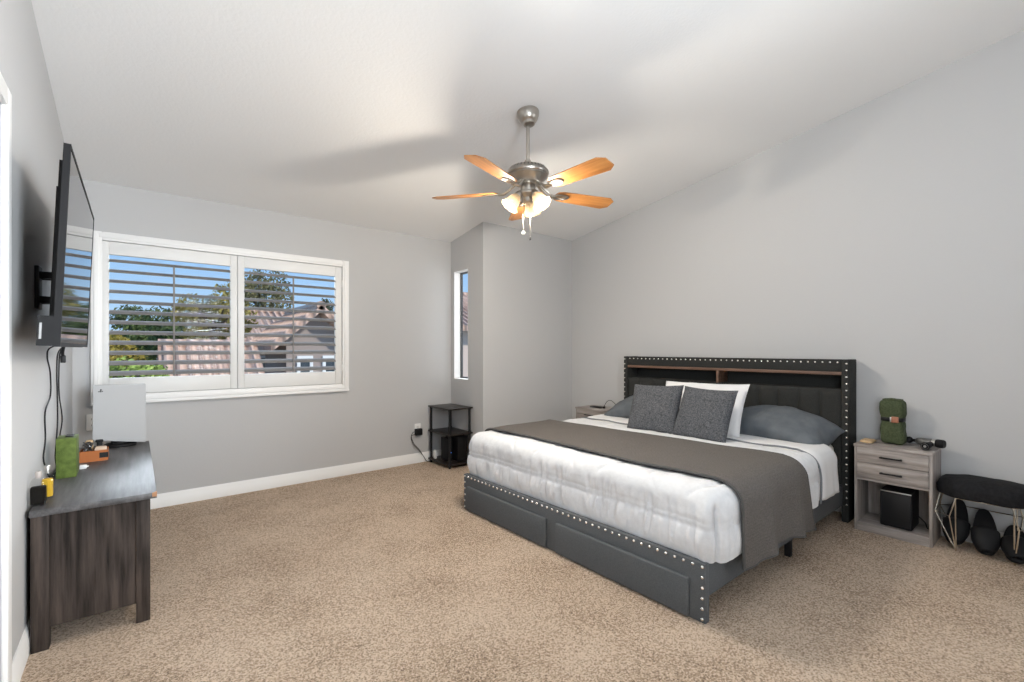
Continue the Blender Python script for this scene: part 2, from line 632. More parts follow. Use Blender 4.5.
b = NB()
frame_ring(b, -0.247, 1.612, 0.832, 2.085, 0.062, YF - 0.030, YF, 0.005)
frame_ring(b, -0.232, 1.597, 0.847, 2.070, 0.030, YF - 0.038, YF - 0.028, 0.004)
box(b, -0.247, 1.612, YF - 0.040, YF, 0.822, 0.842, 0.004)
struct('window_frame', b, M_TRIM, win)
b = NB()
frame_ring(b, WX0, WX1, WZ0 + 0.0, WZ1, 0.03, YF + 0.06, YF + 0.11, 0.003)
box(b, 0.655, 0.695, YF + 0.06, YF + 0.11, WZ0 + 0.03, WZ1 - 0.03, 0.003)
struct('sash', b, M_WHITE, win)
b = NB(); box(b, WX0 + 0.03, WX1 - 0.03, YF + 0.084, YF + 0.088, WZ0 + 0.03, WZ1 - 0.03)
struct('pane', b, M_PANE, win, smooth=False)


def louver_bm(x0, x1):
    bm = NB()
    n = 14
    pts = []
    for i in range(n):
        a = 2 * PI * i / n
        pts.append((0.0435 * math.cos(a), 0.0062 * math.sin(a)))
    ca, sa = math.cos(R(21)), math.sin(R(21))
    pts = [(p[0] * ca - p[1] * sa, p[0] * sa + p[1] * ca) for p in pts]
    prism(bm, [(YF - 0.004 + p[0], p[1]) for p in pts], 'X', x0, x1)
    return bm


for (x0, x1, ox0, ox1) in ((-0.192, 0.669, -0.147, 0.618), (0.672, 1.545, 0.722, 1.483)):
    b = NB()
    y0, y1 = YF - 0.020, YF + 0.012
    oz0, oz1 = 1.015, 1.925
    zb, ztp = 0.898, 2.020
    box(b, x0, ox0, y0, y1, zb, ztp, 0.004); box(b, ox1, x1, y0, y1, zb, ztp, 0.004)
    box(b, ox0, ox1, y0, y1, zb, oz0, 0.003); box(b, ox0, ox1, y0, y1, oz1, ztp, 0.003)
    panel = struct('shutter_panel', b, M_SHUT, win)
    lv = louver_bm(ox0 + 0.001, ox1 - 0.001)
    pitch = (oz1 - oz0) / 12.0
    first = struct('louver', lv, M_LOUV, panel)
    zc0 = oz0 + pitch * 0.45
    first.location.z += zc0
    for k in range(1, 12):
        c = first.copy(); COL.objects.link(c); c.parent = panel
        c.location.z = first.location.z + k * pitch
    b = NB(); xm = (ox0 + ox1) / 2
    box(b, xm - 0.006, xm + 0.006, YF - 0.056, YF - 0.045, oz0 + 0.005, oz1 - 0.05, 0.002)
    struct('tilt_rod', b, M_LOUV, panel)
    b = NB(); hx = x0 if x0 < 0 else x1
    for hz in (1.05, 1.86):
        box(b, hx - 0.006, hx + 0.006, y0 - 0.004, y0 + 0.001, hz - 0.03, hz + 0.03, 0.001)
    struct('hinge', b, M_SHUT, panel)

# slim window in the nook
win2 = bpy.data.objects.new('window_2', None); COL.objects.link(win2)
win2.location = (XN + 0.09, (SY0 + SY1) / 2, SZ0); win2['kind'] = 'structure'; ROOTLOC[win2.name] = Vector(win2.location)
b = NB()
box(b, XN + 0.080, XN + 0.105, SY1 - 0.022, SY1, SZ0, SZ1); box(b, XN + 0.080, XN + 0.105, SY0, SY0 + 0.022, SZ0, SZ1)
box(b, XN + 0.080, XN + 0.105, SY0 + 0.022, SY1 - 0.022, SZ0, SZ0 + 0.022); box(b, XN + 0.080, XN + 0.105, SY0 + 0.022, SY1 - 0.022, SZ1 - 0.022, SZ1)
struct('window_frame', b, M_DARKF, win2)
b = NB(); box(b, XN + 0.090, XN + 0.094, SY0 + 0.022, SY1 - 0.022, SZ0 + 0.022, SZ1 - 0.022)
struct('pane', b, M_PANE, win2, smooth=False)
b = NB()
box(b, XN + 0.001, XN + 0.080, SY1 - 0.006, SY1, SZ0, SZ1); box(b, XN + 0.001, XN + 0.080, SY0, SY0 + 0.006, SZ0, SZ1)
box(b, XN + 0.001, XN + 0.080, SY0 + 0.006, SY1 - 0.006, SZ0, SZ0 + 0.006); box(b, XN + 0.001, XN + 0.080, SY0 + 0.006, SY1 - 0.006, SZ1 - 0.006, SZ1)
struct('reveal', b, M_TRIM, win2)
#@@OBJECTS
# ------------------------------------------------------------------ bed frame with storage headboard
bed = thing('bed', 'charcoal upholstered king bed frame with nailhead trim and storage headboard against the right wall', 'bed', (2.9, 2.0, 0))
BY0, BY1 = 1.038, 2.988
FX = 1.966


STUDS = []


def studs(parent):
    bm = NB()
    r = 0.0085
    lathe(bm, [(r, 0.0), (r * 0.85, r * 0.4), (r * 0.45, r * 0.68), (0.0, r * 0.75)], 10, Matrix.Rotation(R(-90), 4, 'Y'), cap=False)
    me = bpy.data.meshes.new('nailhead'); bm.to_mesh(me); bm.free(); me.materials.append(M_STUD); me.shade_smooth()
    for p in STUDS:
        o = bpy.data.objects.new('nailhead', me); COL.objects.link(o); o.parent = parent
        o.location = Vector(p) - ROOTLOC[parent.name]
    STUDS.clear()


def stud(bm, p, axis, r=0.0088):
    STUDS.append(p)


b = NB(); box(b, FX, FX + 0.036, BY0, BY1, 0.0, 0.268, 0.006)
foot = obj('foot_board', b, M_BEDF, bed)
for y0, y1 in ((1.112, 1.972), (2.058, 2.926)):
    b = NB(); box(b, FX - 0.018, FX + 0.004, y0, y1, 0.006, 0.186, 0.009, 3)
    obj('drawer_front', b, M_BEDF, bed)
b = NB()
n = 42
for i in range(n + 1):
    stud(b, (FX, BY0 + 0.016 + (BY1 - BY0 - 0.032) * i / n, 0.252), '-X')
for z in (0.205, 0.158, 0.111, 0.064, 0.018):
    stud(b, (FX, BY0 + 0.016, z), '-X'); stud(b, (FX, BY1 - 0.016, z), '-X')
studs(foot)
for y in (BY0 + 0.002, BY1 - 0.032):
    b = NB(); box(b, FX + 0.036, 3.905, y, y + 0.03, 0.115, 0.262, 0.005)
    obj('side_rail', b, M_BEDF, bed)
for y in (1.075, 2.0, 2.95):
    b = NB(); box(b, 2.99, 3.024, y - 0.017, y + 0.017, 0.0, 0.116, 0.002)
    obj('leg', b, M_BLACK, bed)
b = NB(); box(b, FX + 0.036, 3.905, BY0 + 0.033, BY1 - 0.033, 0.205, 0.238)
obj('slat_deck', b, M_BLACK, bed)
# headboard
HX, HB = 3.905, 4.09
HY0, HY1, HZ = 1.006, 2.935, 1.155
head = bpy.data.objects.new('headboard', None); COL.objects.link(head); head.parent = bed
ROOTLOC[head.name] = ROOTLOC[bed.name]
for y in (HY0, HY1 - 0.042):
    b = NB(); box(b, HX - 0.012, HB, y, y + 0.042, 0.0, HZ, 0.006)
    obj('side_panel', b, M_HEADF, head)
b = NB(); box(b, HX, HB, HY0 + 0.042, HY1 - 0.042, 1.066, HZ - 0.002, 0.006)
obj('top_panel', b, M_HEADF, head)
b = NB(); box(b, HX - 0.004, HB - 0.02, HY0 + 0.042, HY1 - 0.042, 1.043, 1.066, 0.002)
obj('shelf_board', b, M_BROWNW, head)
b = NB(); box(b, HX - 0.002, HB - 0.02, 1.945, 1.967, 0.94, 1.043, 0.002)
obj('shelf_divider', b, M_BROWNW, head)
b = NB(); box(b, HB - 0.02, HB - 0.002, HY0 + 0.042, HY1 - 0.042, 0.25, 1.066)
obj('back_panel', b, M_HEADF, head)
b = NB(); box(b, HX + 0.01, HB - 0.02, HY0 + 0.042, HY1 - 0.042, 0.25, 0.938, 0.004)
nch = 13
yw = (HY1 - HY0 - 0.084) / nch


def tuft(u, v):
    y = HY0 + 0.042 + u * (HY1 - HY0 - 0.084)
    z = 0.25 + v * 0.692
    ph = (u * nch) % 1.0
    d = 0.018 * (1 - abs(2 * ph - 1) ** 4) * (1 if 0.001 < u < 0.999 else 0)
    e = min(1.0, (1 - v) * 18)
    return Vector((HX + 0.006 - d * (e ** 0.5), y, z))


grid(b, nch * 12, 24, tuft)
obj('tufted_panel', b, M_HEADF, head, angle=60)
b = NB()
n = 40
for i in range(1, n):
    stud(b, (HX, HY0 + 0.02 + (HY1 - HY0 - 0.04) * i / n, HZ - 0.022), '-X', 0.0075)
for y in (HY0 + 0.012, HY1 - 0.012):
    z = HZ - 0.03
    while z > 0.1:
        stud(b, (HX - 0.012, y, z), '-X', 0.0082); z -= 0.0475
studs(head)


# ------------------------------------------------------------------ bedding
def rbox(bm, lo, hi, r, faces, step, disp=None, open_back=True, open_bottom=True):
    lo, hi = Vector(lo), Vector(hi)
    il = lo + Vector((r, r, r)); ih = hi - Vector((r, r, r))
    if open_back:
        ih.x = hi.x
    if open_bottom:
        il.z = lo.z

    def P(x, y, z):
        p = Vector((x, y, z))
        q = Vector((min(max(p.x, il.x), ih.x), min(max(p.y, il.y), ih.y), min(max(p.z, il.z), ih.z)))
        d = p - q
        if d.length < 1e-7:
            nn = Vector((0, 0, 1)); pos = p
        else:
            nn = d.normalized(); pos = q + nn * r
        return pos + disp(pos, nn) if disp else pos
    S = hi - lo
    nx, ny, nz = [max(4, int(s / step)) for s in S]
    if 'T' in faces:
        grid(bm, nx, ny, lambda u, v: P(lo.x + u * S.x, lo.y + v * S.y, hi.z))
    if 'F' in faces:
        grid(bm, ny, nz, lambda u, v: P(lo.x, lo.y + u * S.y, lo.z + v * S.z))
    if 'K' in faces:
        grid(bm, ny, nz, lambda u, v: P(hi.x, lo.y + u * S.y, lo.z + v * S.z))
    if 'R' in faces:
        grid(bm, nx, nz, lambda u, v: P(lo.x + u * S.x, lo.y, lo.z + v * S.z))
    if 'L' in faces:
        grid(bm, nx, nz, lambda u, v: P(lo.x + u * S.x, hi.y, lo.z + v * S.z))
    if 'B' in faces:
        grid(bm, nx, ny, lambda u, v: P(lo.x + u * S.x, lo.y + v * S.y, lo.z))
    bmesh.ops.remove_doubles(bm, verts=bm.verts, dist=0.0004)
    bmesh.ops.recalc_face_normals(bm, faces=bm.faces)


def nz_(p, s, k=0.0):
    return noise.noise(Vector((p[0] * s, p[1] * s, p[2] * s + k)))


b = NB()
rbox(b, (2.05, 1.072, 0.24), (3.885, 2.952, 0.572), 0.07, 'TFKRLB', 0.04, None, False, False)
tag(obj('mattress', b, M_MATT, angle=60), 'thick king mattress in a pale fitted cover, bare near the headboard', 'mattress')


def circ_groove(x, y):
    g = 0.0
    for cx, cy, rr in ((2.16, 2.35, 0.17), (2.16, 1.80, 0.17), (2.16, 1.25, 0.17), (2.62, 2.6, .17), (2.62, 2.0, .17), (2.62, 1.4, .17), (3.1, 2.35, .17), (3.1, 1.8, .17), (3.1, 1.25, .17)):
        d = abs(math.hypot(x - cx, y - cy) - rr)
        if d < 0.05 and math.sin(3 * math.atan2(y - cy, x - cx) + cx * 9) > -0.75:
            g = max(g, math.exp(-(d / 0.010) ** 2))
    return g


def duvet_disp(p, n):
    side = max(0.0, 1 - abs(n.z) * 1.5)
    top = max(0.0, n.z)
    d = 0.009 * nz_(p, 4) + 0.004 * nz_(p, 12)
    # a stitched seam half way down the drop; the cloth is gathered into it and hangs in small upright folds
    t = 0.010 * nz_((p.x * 3, p.y * 3, 0), 1)
    zs = p.z - 0.425 - t
    d += side * (0.004 * math.exp(-(zs / 0.005) ** 2) - 0.008 * math.exp(-((zs + 0.012) / 0.008) ** 2) - 0.006 * math.exp(-((zs - 0.012) / 0.009) ** 2))
    lowb = math.sin(PI * min(max((p.z - 0.255) / 0.16, 0), 1))
    d += side * (0.012 if abs(n.x) > abs(n.y) else 0.004) * lowb
    al = p.y if abs(n.x) > abs(n.y) else p.x
    q = Vector((p.x * 5, p.y * 5, p.z * 2))
    al += 0.02 * noise.noise(q)
    f1 = noise.noise(Vector((al * 22, p.z * 2.2, 3.1))); f2 = noise.noise(Vector((al * 46, p.z * 3.5, 9.7)))
    gz = math.exp(-((p.z - 0.36) / 0.075) ** 2) + 0.45 * math.exp(-((p.z - 0.47) / 0.05) ** 2)
    amp = 0.55 + 0.9 * max(0.0, noise.noise(Vector((al * 3.1, 0, 7))))
    d += side * gz * amp * (0.35 if abs(n.y) > abs(n.x) else 1.0) * (0.042 * (1 - 2 * abs(f1)) - 0.022 + 0.014 * f2)
    d -= top * 0.011 * circ_groove(p.x, p.y)
    if n.z < 0.85:      # upright pleat at the corner nearest the camera
        k = min(1, max(0, (0.57 - p.z) / 0.08))
        d -= 0.020 * k * math.exp(-((math.hypot(p.x - 2.030, p.y - 1.020)) / 0.011) ** 2)
        d += 0.014 * k * math.exp(-((math.hypot(p.x - 2.006, p.y - 1.060)) / 0.022) ** 2)
    return n * d


b = NB()
rbox(b, (2.006, 0.998, 0.262), (3.26, 3.012, 0.582), 0.085, 'TFRL', 0.0105, duvet_disp)
duvet = tag(obj('duvet', b, M_DUVET, angle=80), 'puffy white quilted comforter covering the king bed and its foot end', 'comforter')
b = NB()
pth = []
for k in range(40):
    t = k / 39
    pth.append((3.262 + 0.004 * math.sin(t * 20), 1.10 + t * 1.80, 0.588 + 0.004 * math.sin(t * 31)))
right = [(3.275, 0.990, 0.275), (3.270, 0.984, 0.35), (3.265, 0.984, 0.44), (3.262, 0.995, 0.51), (3.262, 1.03, 0.56)]
left = [(3.262, 2.97, 0.565), (3.262, 3.01, 0.51), (3.265, 3.025, 0.42), (3.27, 3.02, 0.30)]
tube(b, smooth_path(right + pth + left, 3), 0.0065, 8)
obj('piping', b, M_PIPE, duvet)


def fold_disp(p, n):
    side = max(0.0, 1 - abs(n.z) * 1.5)
    return n * (0.004 * nz_(p, 6) + side * 0.010 * noise.noise(Vector((p.x * 18, p.y * 3, p.z * 2.2))) + side * 0.012 * (0.45 - min(p.z, 0.45)) * 4)


b = NB()
rbox(b, (3.27, 0.994, 0.285), (3.60, 3.006, 0.588), 0.10, 'TRL', 0.018, fold_disp)
o = tag(obj('folded_sheet', b, M_SHEET, angle=80), 'smooth white sheet folded back below the pillows, hanging over the bed side', 'sheet')
md = o.modifiers.new('thick', 'SOLIDIFY'); md.thickness = 0.006; md.offset = 0

# grey quilt laid across the bed
prof = []                       # (y, z, nx, nz) across the bed, from the far side to the side towards the camera
TOP, RR = 0.600, 0.115
YL, YRt = 3.028, 0.974
for k in range(8):
    prof.append((YL, 0.40 + (TOP - RR - 0.40) * k / 7))
for k in range(1, 11):
    a = PI / 2 * k / 10
    prof.append((YL - RR + RR * math.cos(a), TOP - RR + RR * math.sin(a)))
for k in range(1, 50):
    prof.append((YL - RR + (YRt + RR - YL + RR) * k / 50, TOP))
for k in range(0, 11):
    a = PI / 2 * k / 10
    prof.append((YRt + RR - RR * math.sin(a), TOP - RR + RR * math.cos(a)))
HANG = 26
for k in range(1, HANG + 1):
    prof.append((YRt, TOP - RR - (TOP - RR - 0.195) * k / HANG))
arc = [0.0]
for a_, c_ in zip(prof, prof[1:]):
    arc.append(arc[-1] + math.hypot(c_[0] - a_[0], c_[1] - a_[1]))
NP = len(prof) - 1
iR = NP - HANG - 10


def quilt_pt(u, v):
    i = min(int(v * NP + 1e-6), NP)
    y, z = prof[i]
    t = (YL - y) / (YL - YRt)
    near = 2.175 + 0.02 * math.sin(t * 7)
    far = 2.82 + 0.15 * t
    hang = 0.0
    if i > iR:
        hang = (i - iR) / (NP - iR)
        far += 0.13 * hang ** 1.2
        near += 0.02 * hang
    x = near + (far - near) * u
    p = Vector((x, y, z))
    zoff = 0.005 * nz_((x, y, 0.3), 5)
    if hang > 0:
        wv = hang * (0.020 * math.sin(x * 16 + 0.6) + 0.010 * math.sin(x * 34))
        p.y -= max(-0.004, wv + 0.020 * hang + zoff)
        if i > NP - HANG:
            hz = (i - (NP - HANG)) / HANG
            p.z += hz * (0.030 * math.sin((u - 0.1) * 4.2) + 0.022 * (1 - u) - 0.010)
    else:
        p.z += zoff + 0.004
        if i < 8:
            p.y += 0.012
    return p


b = NB()
uvl = b.loops.layers.uv.new('UVMap')
vs_, fs_ = grid(b, 44, NP, quilt_pt, uvl, lambda u, v: (u * 0.75, arc[min(int(v * NP + 1e-6), NP)]))
edges = [[vs_[0][j].co.copy() for j in range(NP + 1)], [vs_[-1][j].co.copy() for j in range(NP + 1)],
         [vs_[i][NP].co.copy() for i in range(45)], [vs_[i][0].co.copy() for i in range(45)]]
quilt = tag(obj('quilt', b, M_QUILT, angle=80), 'taupe grey quilted throw laid across the middle of the bed, hanging over the side', 'blanket')
md = quilt.modifiers.new('thick', 'SOLIDIFY'); md.thickness = 0.010; md.offset = 0
b = NB()
for e in edges:
    tube(b, e, 0.0075, 6)
obj('binding', b, M_QEDGE, quilt)


def pillow_mesh(wd, ht, th, seed=0, puff=0.5, wr=0.01, pin=0.06, n=34, droop=0.0):
    """pillow lying in its own XZ plane: width along X, height along Z, thickness along Y"""
    bm = NB()
    for s in (-1, 1):
        def f(u, v):
            a, c = 2 * u - 1, 2 * v - 1
            e = max(0.0, (1 - abs(a) ** 2.6)) ** puff * max(0.0, (1 - abs(c) ** 2.6)) ** puff
            k = 1 - pin * (1 - a * a * 0.0) * (abs(c) ** 2) * 0 
            x = a * wd / 2 * (1 - pin * (1 - abs(a)) * 0 - pin * (1 - c * c) * abs(a) ** 3 * 0.9)
            z = c * ht / 2 * (1 - pin * (1 - a * a) * abs(c) ** 3 * 0.9)
            edge = min(1.0, e * 3)
            d = wr * edge * (noise.noise(Vector((x * 7, z * 7, seed + s * 3))) + 0.5 * noise.noise(Vector((x * 17, z * 17, seed + s * 5))))
            return Vector((x, s * (e * th / 2 + d * 0.9) + droop * (0.55 * a * a + 0.45 * abs(a) ** 4), z))
        grid(bm, n, n, f)
    bmesh.ops.remove_doubles(bm, verts=bm.verts, dist=0.0008)
    bmesh.ops.recalc_face_normals(bm, faces=bm.faces)
    return bm


def place(o, loc, facing, lean, roll=0.0):
    """stand a pillow up: its face looks along -X turned by facing, leaning back by lean"""
    Rm = Matrix.Rotation(facing, 4, 'Z') @ Matrix.Rotation(lean, 4, 'X') @ Matrix.Rotation(roll, 4, 'Y')
    o.matrix_world = Matrix.Translation(loc) @ Rm


# facing: local -Y looks towards -X  =>  rotate by -90 deg about Z
o = tag(obj('pillow', pillow_mesh(0.80, 0.42, 0.19, 3, 0.5, 0.016, droop=0.10), M_SLATE, angle=80),
        'slate grey pillow lying by itself at the bare near end of the bed', 'pillow', 'slate pillows at the headboard')
place(o, (3.685, 1.435, 0.680), R(-93), R(-72), R(1))
o = tag(obj('pillow', pillow_mesh(0.86, 0.43, 0.19, 8, 0.5, 0.016, droop=0.09), M_SLATE, angle=80),
        'slate grey pillow half hidden behind the tweed cushions, beside the far nightstand', 'pillow', 'slate pillows at the headboard')
place(o, (3.690, 2.50, 0.688), R(-90), R(-72))
o = tag(obj('pillow', pillow_mesh(0.70, 0.43, 0.12, 5, 0.45, 0.014, 0.05), M_SHEET, angle=80),
        'white pillow propped upright behind the two grey tweed cushions', 'pillow')
place(o, (3.475, 1.885, 0.766), R(-90), R(-26), R(-1))


def cushion(seed, label, loc, facing, lean, roll, wd=0.42):
    c = obj('cushion', pillow_mesh(wd, 0.41, 0.13, seed, 0.42, 0.012, 0.07), M_TWEED, angle=80)
    tag(c, label, 'cushion', 'grey tweed cushions')
    place(c, loc, facing, lean, roll)
    bm = NB()
    z = -0.41 / 2
    tube(bm, [(-wd / 2 * 0.95, 0, z * 0.97), (0, 0, z * 0.93), (wd / 2 * 0.95, 0, z * 0.97)], 0.004, 6)
    me = bpy.data.meshes.new('zip_seam'); bm.to_mesh(me); bm.free(); me.materials.append(M_PIPE)
    q = bpy.data.objects.new('zip_seam', me); COL.objects.link(q); q.parent = c
    return c


cushion(11, 'square grey tweed cushion nearer the far nightstand, in front of the white pillow', (3.235, 2.139, 0.752), R(-84), R(-24), R(-2), 0.43)
cushion(17, 'square grey tweed cushion nearer the large bare slate pillow', (3.230, 1.718, 0.752), R(-92), R(-24), R(1))


# ------------------------------------------------------------------ nightstands
def make_nightstand(label, X0, X1, Y0, Y1, group):
    t = thing('nightstand', label, 'nightstand', (X0, (Y0 + Y1) / 2, 0), group)
    Z = 0.585
    for y in (Y0, Y1 - 0.016):
        b = NB(); box(b, X0 + 0.008, X1, y, y + 0.016, 0, Z - 0.016, 0.0015); obj('side_panel', b, M_NIGHTV, t)
    b = NB(); box(b, X0, X1, Y0 - 0.003, Y1 + 0.003, Z - 0.018, Z, 0.002)
    obj('top', b, M_NIGHT, t)
    for z in (0.345, 0.042):
        b = NB(); box(b, X0 + 0.01, X1 - 0.01, Y0 + 0.016, Y1 - 0.016, z, z + 0.016, 0.001); obj('shelf', b, M_NIGHT, t)
    b = NB(); box(b, X0 + 0.008, X0 + 0.024, Y0 + 0.016, Y1 - 0.016, 0, 0.058, 0.0015)
    obj('kick_board', b, M_NIGHT, t)
    b = NB(); box(b, X1 - 0.016, X1 - 0.006, Y0 + 0.016, Y1 - 0.016, 0.058, Z - 0.018)
    obj('back_panel', b, M_NIGHTV, t)
    for z0, z1 in ((0.364, 0.4635), (0.4665, 0.566)):
        b = NB(); box(b, X0 + 0.002, X0 + 0.018, Y0 + 0.017, Y1 - 0.017, z0, z1, 0.0015)
        box(b, X0 + 0.018, X1 - 0.03, Y0 + 0.03, Y1 - 0.03, z0 + 0.004, z1 - 0.02)
        d = obj('drawer', b, M_NIGHT, t)
        zc, ym = (z0 + z1) / 2, (Y0 + Y1) / 2
        b = NB(); box(b, X0 - 0.020, X0 - 0.012, ym - 0.058, ym + 0.058, zc - 0.005, zc + 0.005, 0.0015)
        for yy in (ym - 0.05, ym + 0.05):
            box(b, X0 - 0.013, X0 + 0.003, yy - 0.005, yy + 0.005, zc - 0.004, zc + 0.004)
        obj('handle', b, M_BLACK, d)
    return t


NS = make_nightstand('grey oak nightstand with open shelf, beside the black velvet stool', 3.800, 4.098, 0.551, 0.950, 'grey oak nightstands')
dup(NS, (3.800, 3.322, 0), label='grey oak nightstand at the far side of the bed, before the jutting wall', group='grey oak nightstands')

# things on and in the near nightstand
t = thing('subwoofer', 'black box speaker with a silver top edge inside the open nightstand shelf', 'speaker', (3.9, 0.73, 0.058))
b = NB(); box(b, 3.842, 4.05, 0.652, 0.818, 0.062, 0.300, 0.010, 3); obj('cabinet', b, M_BLACKP, t)
b = NB(); box(b, 3.838, 3.846, 0.660, 0.810, 0.070, 0.286, 0.003); obj('grille', b, M_BLACK, t)
b = NB(); box(b, 3.838, 3.850, 0.656, 0.814, 0.289, 0.2955, 0.002); obj('trim_strip', b, M_STEEL, t)
for xx in (3.87, 4.02):
    for yy in (0.68, 0.79):
        b = NB(); cyl(b, (xx, yy, 0.058), (xx, yy, 0.063), 0.012); obj('foot', b, M_RUBBER, t)
b = NB(); tube(b, smooth_path([(4.04, 0.66, 0.12), (4.03, 0.62, 0.085), (3.98, 0.60, 0.065), (4.0, 0.58, 0.0635), (4.05, 0.572, 0.064)]), 0.0035)
obj('power_cord', b, M_BLACK, t)

t = thing('travel_blanket', 'folded olive green blanket bundle strapped with a black band, standing on the nightstand', 'blanket', (3.99, 0.775, 0.585))


def roll_disp(p, n):
    pinch = math.exp(-((p.z - 0.755) / 0.035) ** 2)
    d = -0.010 * pinch + 0.007 * nz_(p, 11) + 0.004 * nz_(p, 24)
    return Vector((n.x, n.y, n.z * 0.5)) * d


b = NB(); rbox(b, (3.935, 0.712, 0.588), (4.045, 0.842, 0.882), 0.024, 'TFKRLB', 0.012, roll_disp, False, False)
obj('folded_cloth', b, M_OLIVE, t, angle=80)
b = NB()
for k in range(3):       # the rolled edges showing on top
    tube(b, smooth_path([(3.955 + k * 0.027, 0.728, 0.880), (3.957 + k * 0.027, 0.775, 0.888 - 0.003 * k), (3.955 + k * 0.027, 0.826, 0.880)]), 0.011, 8)
obj('fold_edge', b, M_OLIVE, t, angle=80)
b = NB()
pts = []
for k in range(32):
    a = 2 * PI * k / 32
    ca, sa = math.cos(a), math.sin(a)
    sx = 0.049 * (1 if ca > 0 else -1) * abs(ca) ** 0.45
    sy = 0.059 * (1 if sa > 0 else -1) * abs(sa) ** 0.45
    pts.append((3.990 + sx, 0.777 + sy))
lo_ = [b.verts.new((p[0], p[1], 0.742)) for p in pts]
hi_ = [b.verts.new((p[0], p[1], 0.768)) for p in pts]
for k in range(32):
    b.faces.new((lo_[k], lo_[(k + 1) % 32], hi_[(k + 1) % 32], hi_[k]))
bmesh.ops.recalc_face_normals(b, faces=b.faces)
s = obj('strap', b, M_BLACK, t)
md = s.modifiers.new('thick', 'SOLIDIFY'); md.thickness = 0.004; md.offset = 1
b = NB(); box(b, 3.930, 3.940, 0.738, 0.776, 0.736, 0.776, 0.003); obj('leather_buckle', b, M_LEATH, t, label='brown leather buckle')
b = NB(); box(b, 3.928, 3.939, 0.776, 0.783, 0.738, 0.772, 0.002); obj('buckle_bar', b, M_STEEL, t, label='shiny metal buckle bar')

t = thing('massage_gun', 'grey and black massage gun lying on the nightstand with a black ball tip', 'massage gun', (3.93, 0.62, 0.585))
GZ = 0.620
HD = Vector((4.030, 0.700, GZ)); TL = Vector((3.985, 0.515, GZ + 0.003))
dirn = (TL - HD).normalized()
b = NB()
M = Matrix.Translation(HD) @ Matrix.Diagonal((1, 1, 1, 1))
bmesh.ops.create_uvsphere(b, u_segments=20, v_segments=14, radius=0.0215, matrix=Matrix.Translation(HD))
cyl(b, HD + dirn * 0.018, HD + dirn * 0.040, 0.008, 14, 0.012)
obj('ball_tip', b, M_RUBBER, t)
b = NB()
Mq = Matrix.Translation(HD + dirn * 0.036) @ dirn.to_track_quat('Z', 'Y').to_matrix().to_4x4()
lathe(b, [(0.0, 0.0), (0.015, 0.001), (0.022, 0.012), (0.0245, 0.03), (0.0255, 0.075), (0.025, 0.11)], 24, Mq)
obj('barrel', b, M_GUN, t)
b = NB()
lathe(b, [(0.025, 0.110), (0.0275, 0.114), (0.0275, 0.140), (0.024, 0.150), (0.0, 0.151)], 24, Mq)
obj('motor_cap', b, M_BLACKP, t)
b = NB()
for k in range(3):
    lathe(b, [(0.026, 0.092 + k * 0.006), (0.0265, 0.094 + k * 0.006), (0.026, 0.096 + k * 0.006)], 24, Mq, cap=False)
obj('trim_ring', b, M_STEEL, t)
hs = HD + dirn * 0.12 + Vector((0, 0, -0.006))
hdir = Vector((-0.97, 0.10, -0.03)).normalized()
b = NB()
Mh = Matrix.Translation(hs) @ hdir.to_track_quat('Z', 'Y').to_matrix().to_4x4()
lathe(b, [(0.017, 0.0), (0.018, 0.03), (0.021, 0.07), (0.025, 0.112), (0.025, 0.124), (0.022, 0.13), (0.0, 0.13)], 24, Mh)
h = obj('handle', b, M_BLACKP, t)
b = NB(); lathe(b, [(0.0165, 0.1305), (0.0175, 0.1325), (0.0185, 0.1305)], 24, Mh, cap=False)
lathe(b, [(0.0, 0.133), (0.006, 0.132), (0.008, 0.130)], 16, Mh, cap=False)
obj('end_ring', b, M_STEEL, h)

b = NB(); rbox(b, (3.86, 0.865, 0.5855), (3.98, 0.935, 0.604), 0.008, 'TFKRLB', 0.012, lambda p, n: n * 0.003 * nz_(p, 30), False, False)
tag(obj('wood_block', b, M_TAN), 'small flat tan wood piece at the bed end of the near nightstand top', 'wood piece')

# on the far nightstand
t = thing('phone_charger', 'black charging pad with a looping thin cord on the far nightstand', 'charger', (3.96, 3.27, 0.585))
b = NB(); box(b, 3.90, 3.99, 3.25, 3.40, 0.585, 0.595, 0.004); obj('pad', b, M_BLACKP, t)
b = NB(); box(b, 3.925, 3.945, 3.215, 3.235, 0.585, 0.607, 0.003); obj('plug', b, M_BLACK, t)
b = NB(); tube(b, smooth_path([(3.935, 3.225, 0.605), (3.95, 3.20, 0.66), (3.96, 3.15, 0.675), (3.97, 3.08, 0.625), (3.985, 3.05, 0.59), (4.10, 3.05, 0.56)]), 0.003)
obj('cord', b, M_BLACK, t)

# ------------------------------------------------------------------ stool and slippers
t = thing('stool', 'black velvet padded stool on champagne wire legs in front of the right wall', 'stool', (3.945, 0.355, 0))
CX, CY = 3.943, 0.331
oct_ = []
HXs, HYs = 0.150, 0.208


def octo(fx, fy, c=0.085):
    return [(CX - fx, CY - fy + c), (CX - fx, CY + fy - c), (CX - fx + c, CY + fy), (CX + fx - c, CY + fy),
            (CX + fx, CY + fy - c), (CX + fx, CY - fy + c), (CX + fx - c, CY - fy), (CX - fx + c, CY - fy)]


